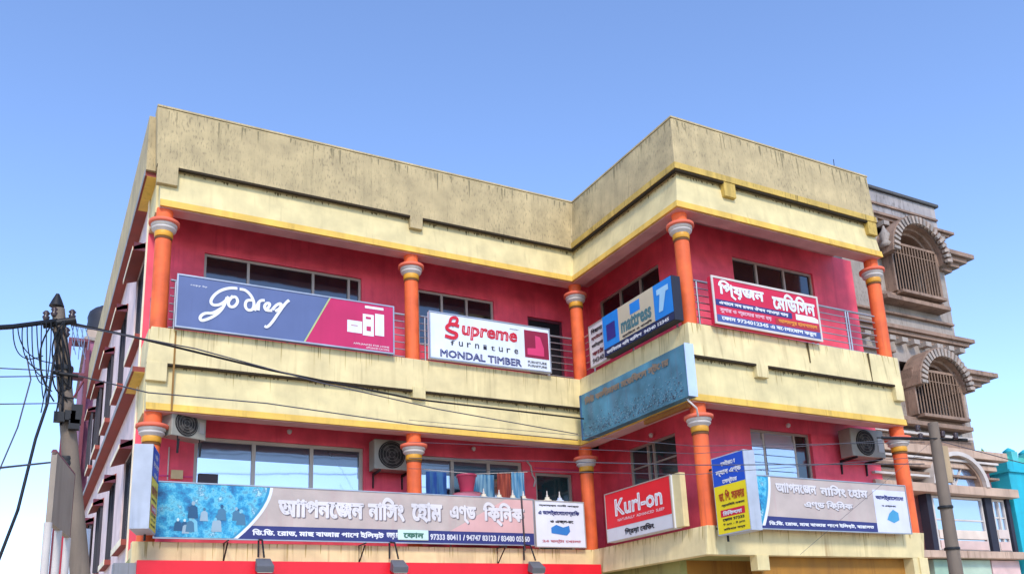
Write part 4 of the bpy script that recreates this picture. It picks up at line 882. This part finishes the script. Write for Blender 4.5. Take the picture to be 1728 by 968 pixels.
t2 = 13.2; top = onT(1574, 713, t2); PR = pole('utility_pole', 'brown grey concrete utility pole with crossarm in front of the neighbouring building on the right', top, (top.x-.06, top.y, 0), .12, .075, 0)
a, b = onT(1488, 738, t2), onT(1632, 742, t2); MB().tube([a, b], .025, 8).build('crossarm', M_BLK, PR)
for px, py in ((1548, 722), (1553, 736), (1590, 732), (1612, 735)):
    p = onT(px, py, t2-.05); MB().lathe(p.x, p.y, [(.03, p.z-.05), (.045, p.z-.02), (.025, p.z), (.045, p.z+.03), (.02, p.z+.05)], 10).build('insulator', mat('brown_porcelain', (60, 44, 44)), PR)
p = onT(1590, 775, t2-.1); MB().box(p.x-.05, p.x+.09, p.y-.06, p.y+.0, p.z-.35, p.z+.2).build('meter_box', mat('tan_box', (176, 152, 118)), PR)
for py in (930, 860):
    p = onT(1608, py, t2); MB().lathe(top.x-.03, top.y, [(.105, p.z-.02), (.11, p.z), (.105, p.z+.02)], 12).build('clamp', M_BLK, PR)
def cable(label, pts, r, m=None, sag=0, n=24, name='cable'):
    P = []
    for (a, b) in zip(pts, pts[1:]):
        for i in range(n): s_ = i/n; p = a.lerp(b, s_); p = p-Vector((0, 0, sag*4*s_*(1-s_))); P.append(p)
    P.append(pts[-1]); o = MB().tube(P, r, 6).build(name, m or M_BLK); tag(o, label, 'cable', 'overhead cables'); return o
wl = mat('grey_wire', (84, 84, 92), bump=0)
far = 6.0
cable('thick black cable bundle entering from the left edge to the leaning pole', [onY(-60, 556, -4.2), onY(20, 551, -3.9), onY(96, 541, -3.5)], .032)
cable('thick black cable from the leaning pole sloping across the middle balcony band', [onY(100, 541, -3.5), onY(225, 568, -2.6), onY(460, 625, -1.6), onY(700, 673, -1.0), onY(985, 706, -.5)], .017, sag=.0)
cable('thin grey wire just below the thick cable on the middle balcony band', [onY(120, 548, -3.5), onY(330, 588, -2.2), onY(540, 645, -1.5), onY(740, 690, -1.0), onY(975, 732, -.5)], .010, wl)
cable('thin grey wire crossing the yellow trim of the middle balcony band', [onY(108, 628, -3.5), onY(250, 662, -2.2), onY(450, 680, -1.6), onY(700, 716, -1.0), onY(975, 742, -.5)], .010, wl)
cable('black wire hanging from the leaning pole down to the lower left edge', [onY(92, 600, -3.6), onY(80, 680, -3.9), onY(60, 740, -4.1), onY(30, 860, -4.5), onY(-20, 990, -5)], .018)
cable('thinner grey wire hanging steeply at the left edge outside the black one', [onY(45, 600, -3.6), onY(52, 640, -3.9), onY(30, 720, -4.1), onY(0, 790, -4.5), onY(-40, 880, -5)], .009, wl)
for k, (ya, yb) in enumerate(((618, 626), (636, 634), (682, 680))):
    cable(('faint wire leaving the left edge, highest of three', 'faint wire leaving the left edge, middle of three', 'faint wire leaving the left edge, lowest of three')[k], [onY(-60, ya, -6), onY(105, yb, -3.5)], .007, wl)
cable('blurry dark wire at the left edge level with the tin board', [onY(-60, 795, -6), onY(110, 777, -3.5)], .012, wl)
for k, (y0_, y1_, y2_) in enumerate(((745, 765, 738), (772, 784, 782), (790, 800, 770), (708, 752, 746))):
    cable(('wire sloping from the lower left columns to the right pole crossarm', 'wire crossing just under the inner corner column capital', 'lowest wire crossing above the red mattress sign', 'topmost thin wire crossing the lower crimson wall')[k],
          [onY(690, y0_, -.8), onY(1170, y1_, -5.2), onT(1560, y2_, t2)], .0045 if k != 1 else .008, wl)
cable('dark wire running from the right pole past the rightmost column', [onT(1480, 738, t2-.4), onT(1630, 740, t2)], .010)
cable('thin wire from the right pole rising to the lower band of the right balcony', [onT(1350, 935, t2-2), onT(1575, 742, t2)], .0022, wl)
cable('thin wire leaving the right pole towards the right edge', [onT(1580, 742, t2), onT(1760, 790, t2-2)], .006, wl)
ant = MB().tube([(13.25, -D+.1, H1+.03), (13.26, -D+.1, H1+.28)], .008, 5).build('rod', M_BLK); tag(ant, 'tiny upright rod on the right parapet top', 'rod')

# ------------------------------------------------------------------ street edge at the lower left
q0 = onT(87, 762, 8.2); q1 = onT(98, 885, 8.2)
d0 = ray(118, 800); tt = (q0.z-CAM.z)/d0.z; q2 = onT(118, 800, tt); q3 = Vector((q2.x, q2.y, q1.z))
q1 = Vector((q0.x, q0.y, q1.z))
TBD = thing('tin_board', (q0.x, q0.y, 0), 'weathered tin board with maroon edge raised on posts behind the leaning pole', 'board')
nrm = (q2-q0).cross(Vector((0, 0, 1))).normalized()*.05
MB().hexa([q1, q3, q3+nrm, q1+nrm, q0, q2, q2+nrm, q0+nrm]).build('sheet', mat('weathered_tin', (158, 144, 128), streak=.7, streakc=(110, 98, 86)), TBD)
MB().tube([q0+nrm/2, q2+nrm/2], .03, 6).tube([q2+nrm/2, q3+nrm/2], .03, 6).build('edge', MR, TBD)
for q in (q1, q1.lerp(q3, .5), q3): MB().tube([q+nrm/2, Vector((q.x, q.y, 0))+nrm/2], .035, 8).build('post', M_WHT, TBD)
for lab, px in (('white painted post just left of the leaning pole foot', 128), ('white painted post just right of the leaning pole foot', 149)):
    p = onT(px, 892, 11.0); o = MB().tube([(p.x, p.y, 0), (p.x-.02, p.y, p.z)], .05, 10).build('post', mat('post_white', (206, 212, 222))); tag(o, lab, 'post', 'white posts at the pole foot')
p = onT(116, 890, 12); o = MB().box(p.x-.12, p.x+.06, p.y, p.y+.1, 0, p.z).build('red_post', mat('post_red', (172, 40, 56))); tag(o, 'red post standing under the tin board', 'post')
p = onX(166, 930, -.35); EC = thing('electric_cabinet', (p.x, p.y, p.z), 'grey green electric box on the side wall near the pole foot', 'cabinet')
MB().box(-.4, 0, 4.2, 4.8, 2.1, 2.95).build('case', mat('cabinet_grey', (132, 130, 104)), EC, .01); MB().box(-.405, -.36, 4.19, 4.2, 2.2, 2.85).build('door', M_GREY, EC)
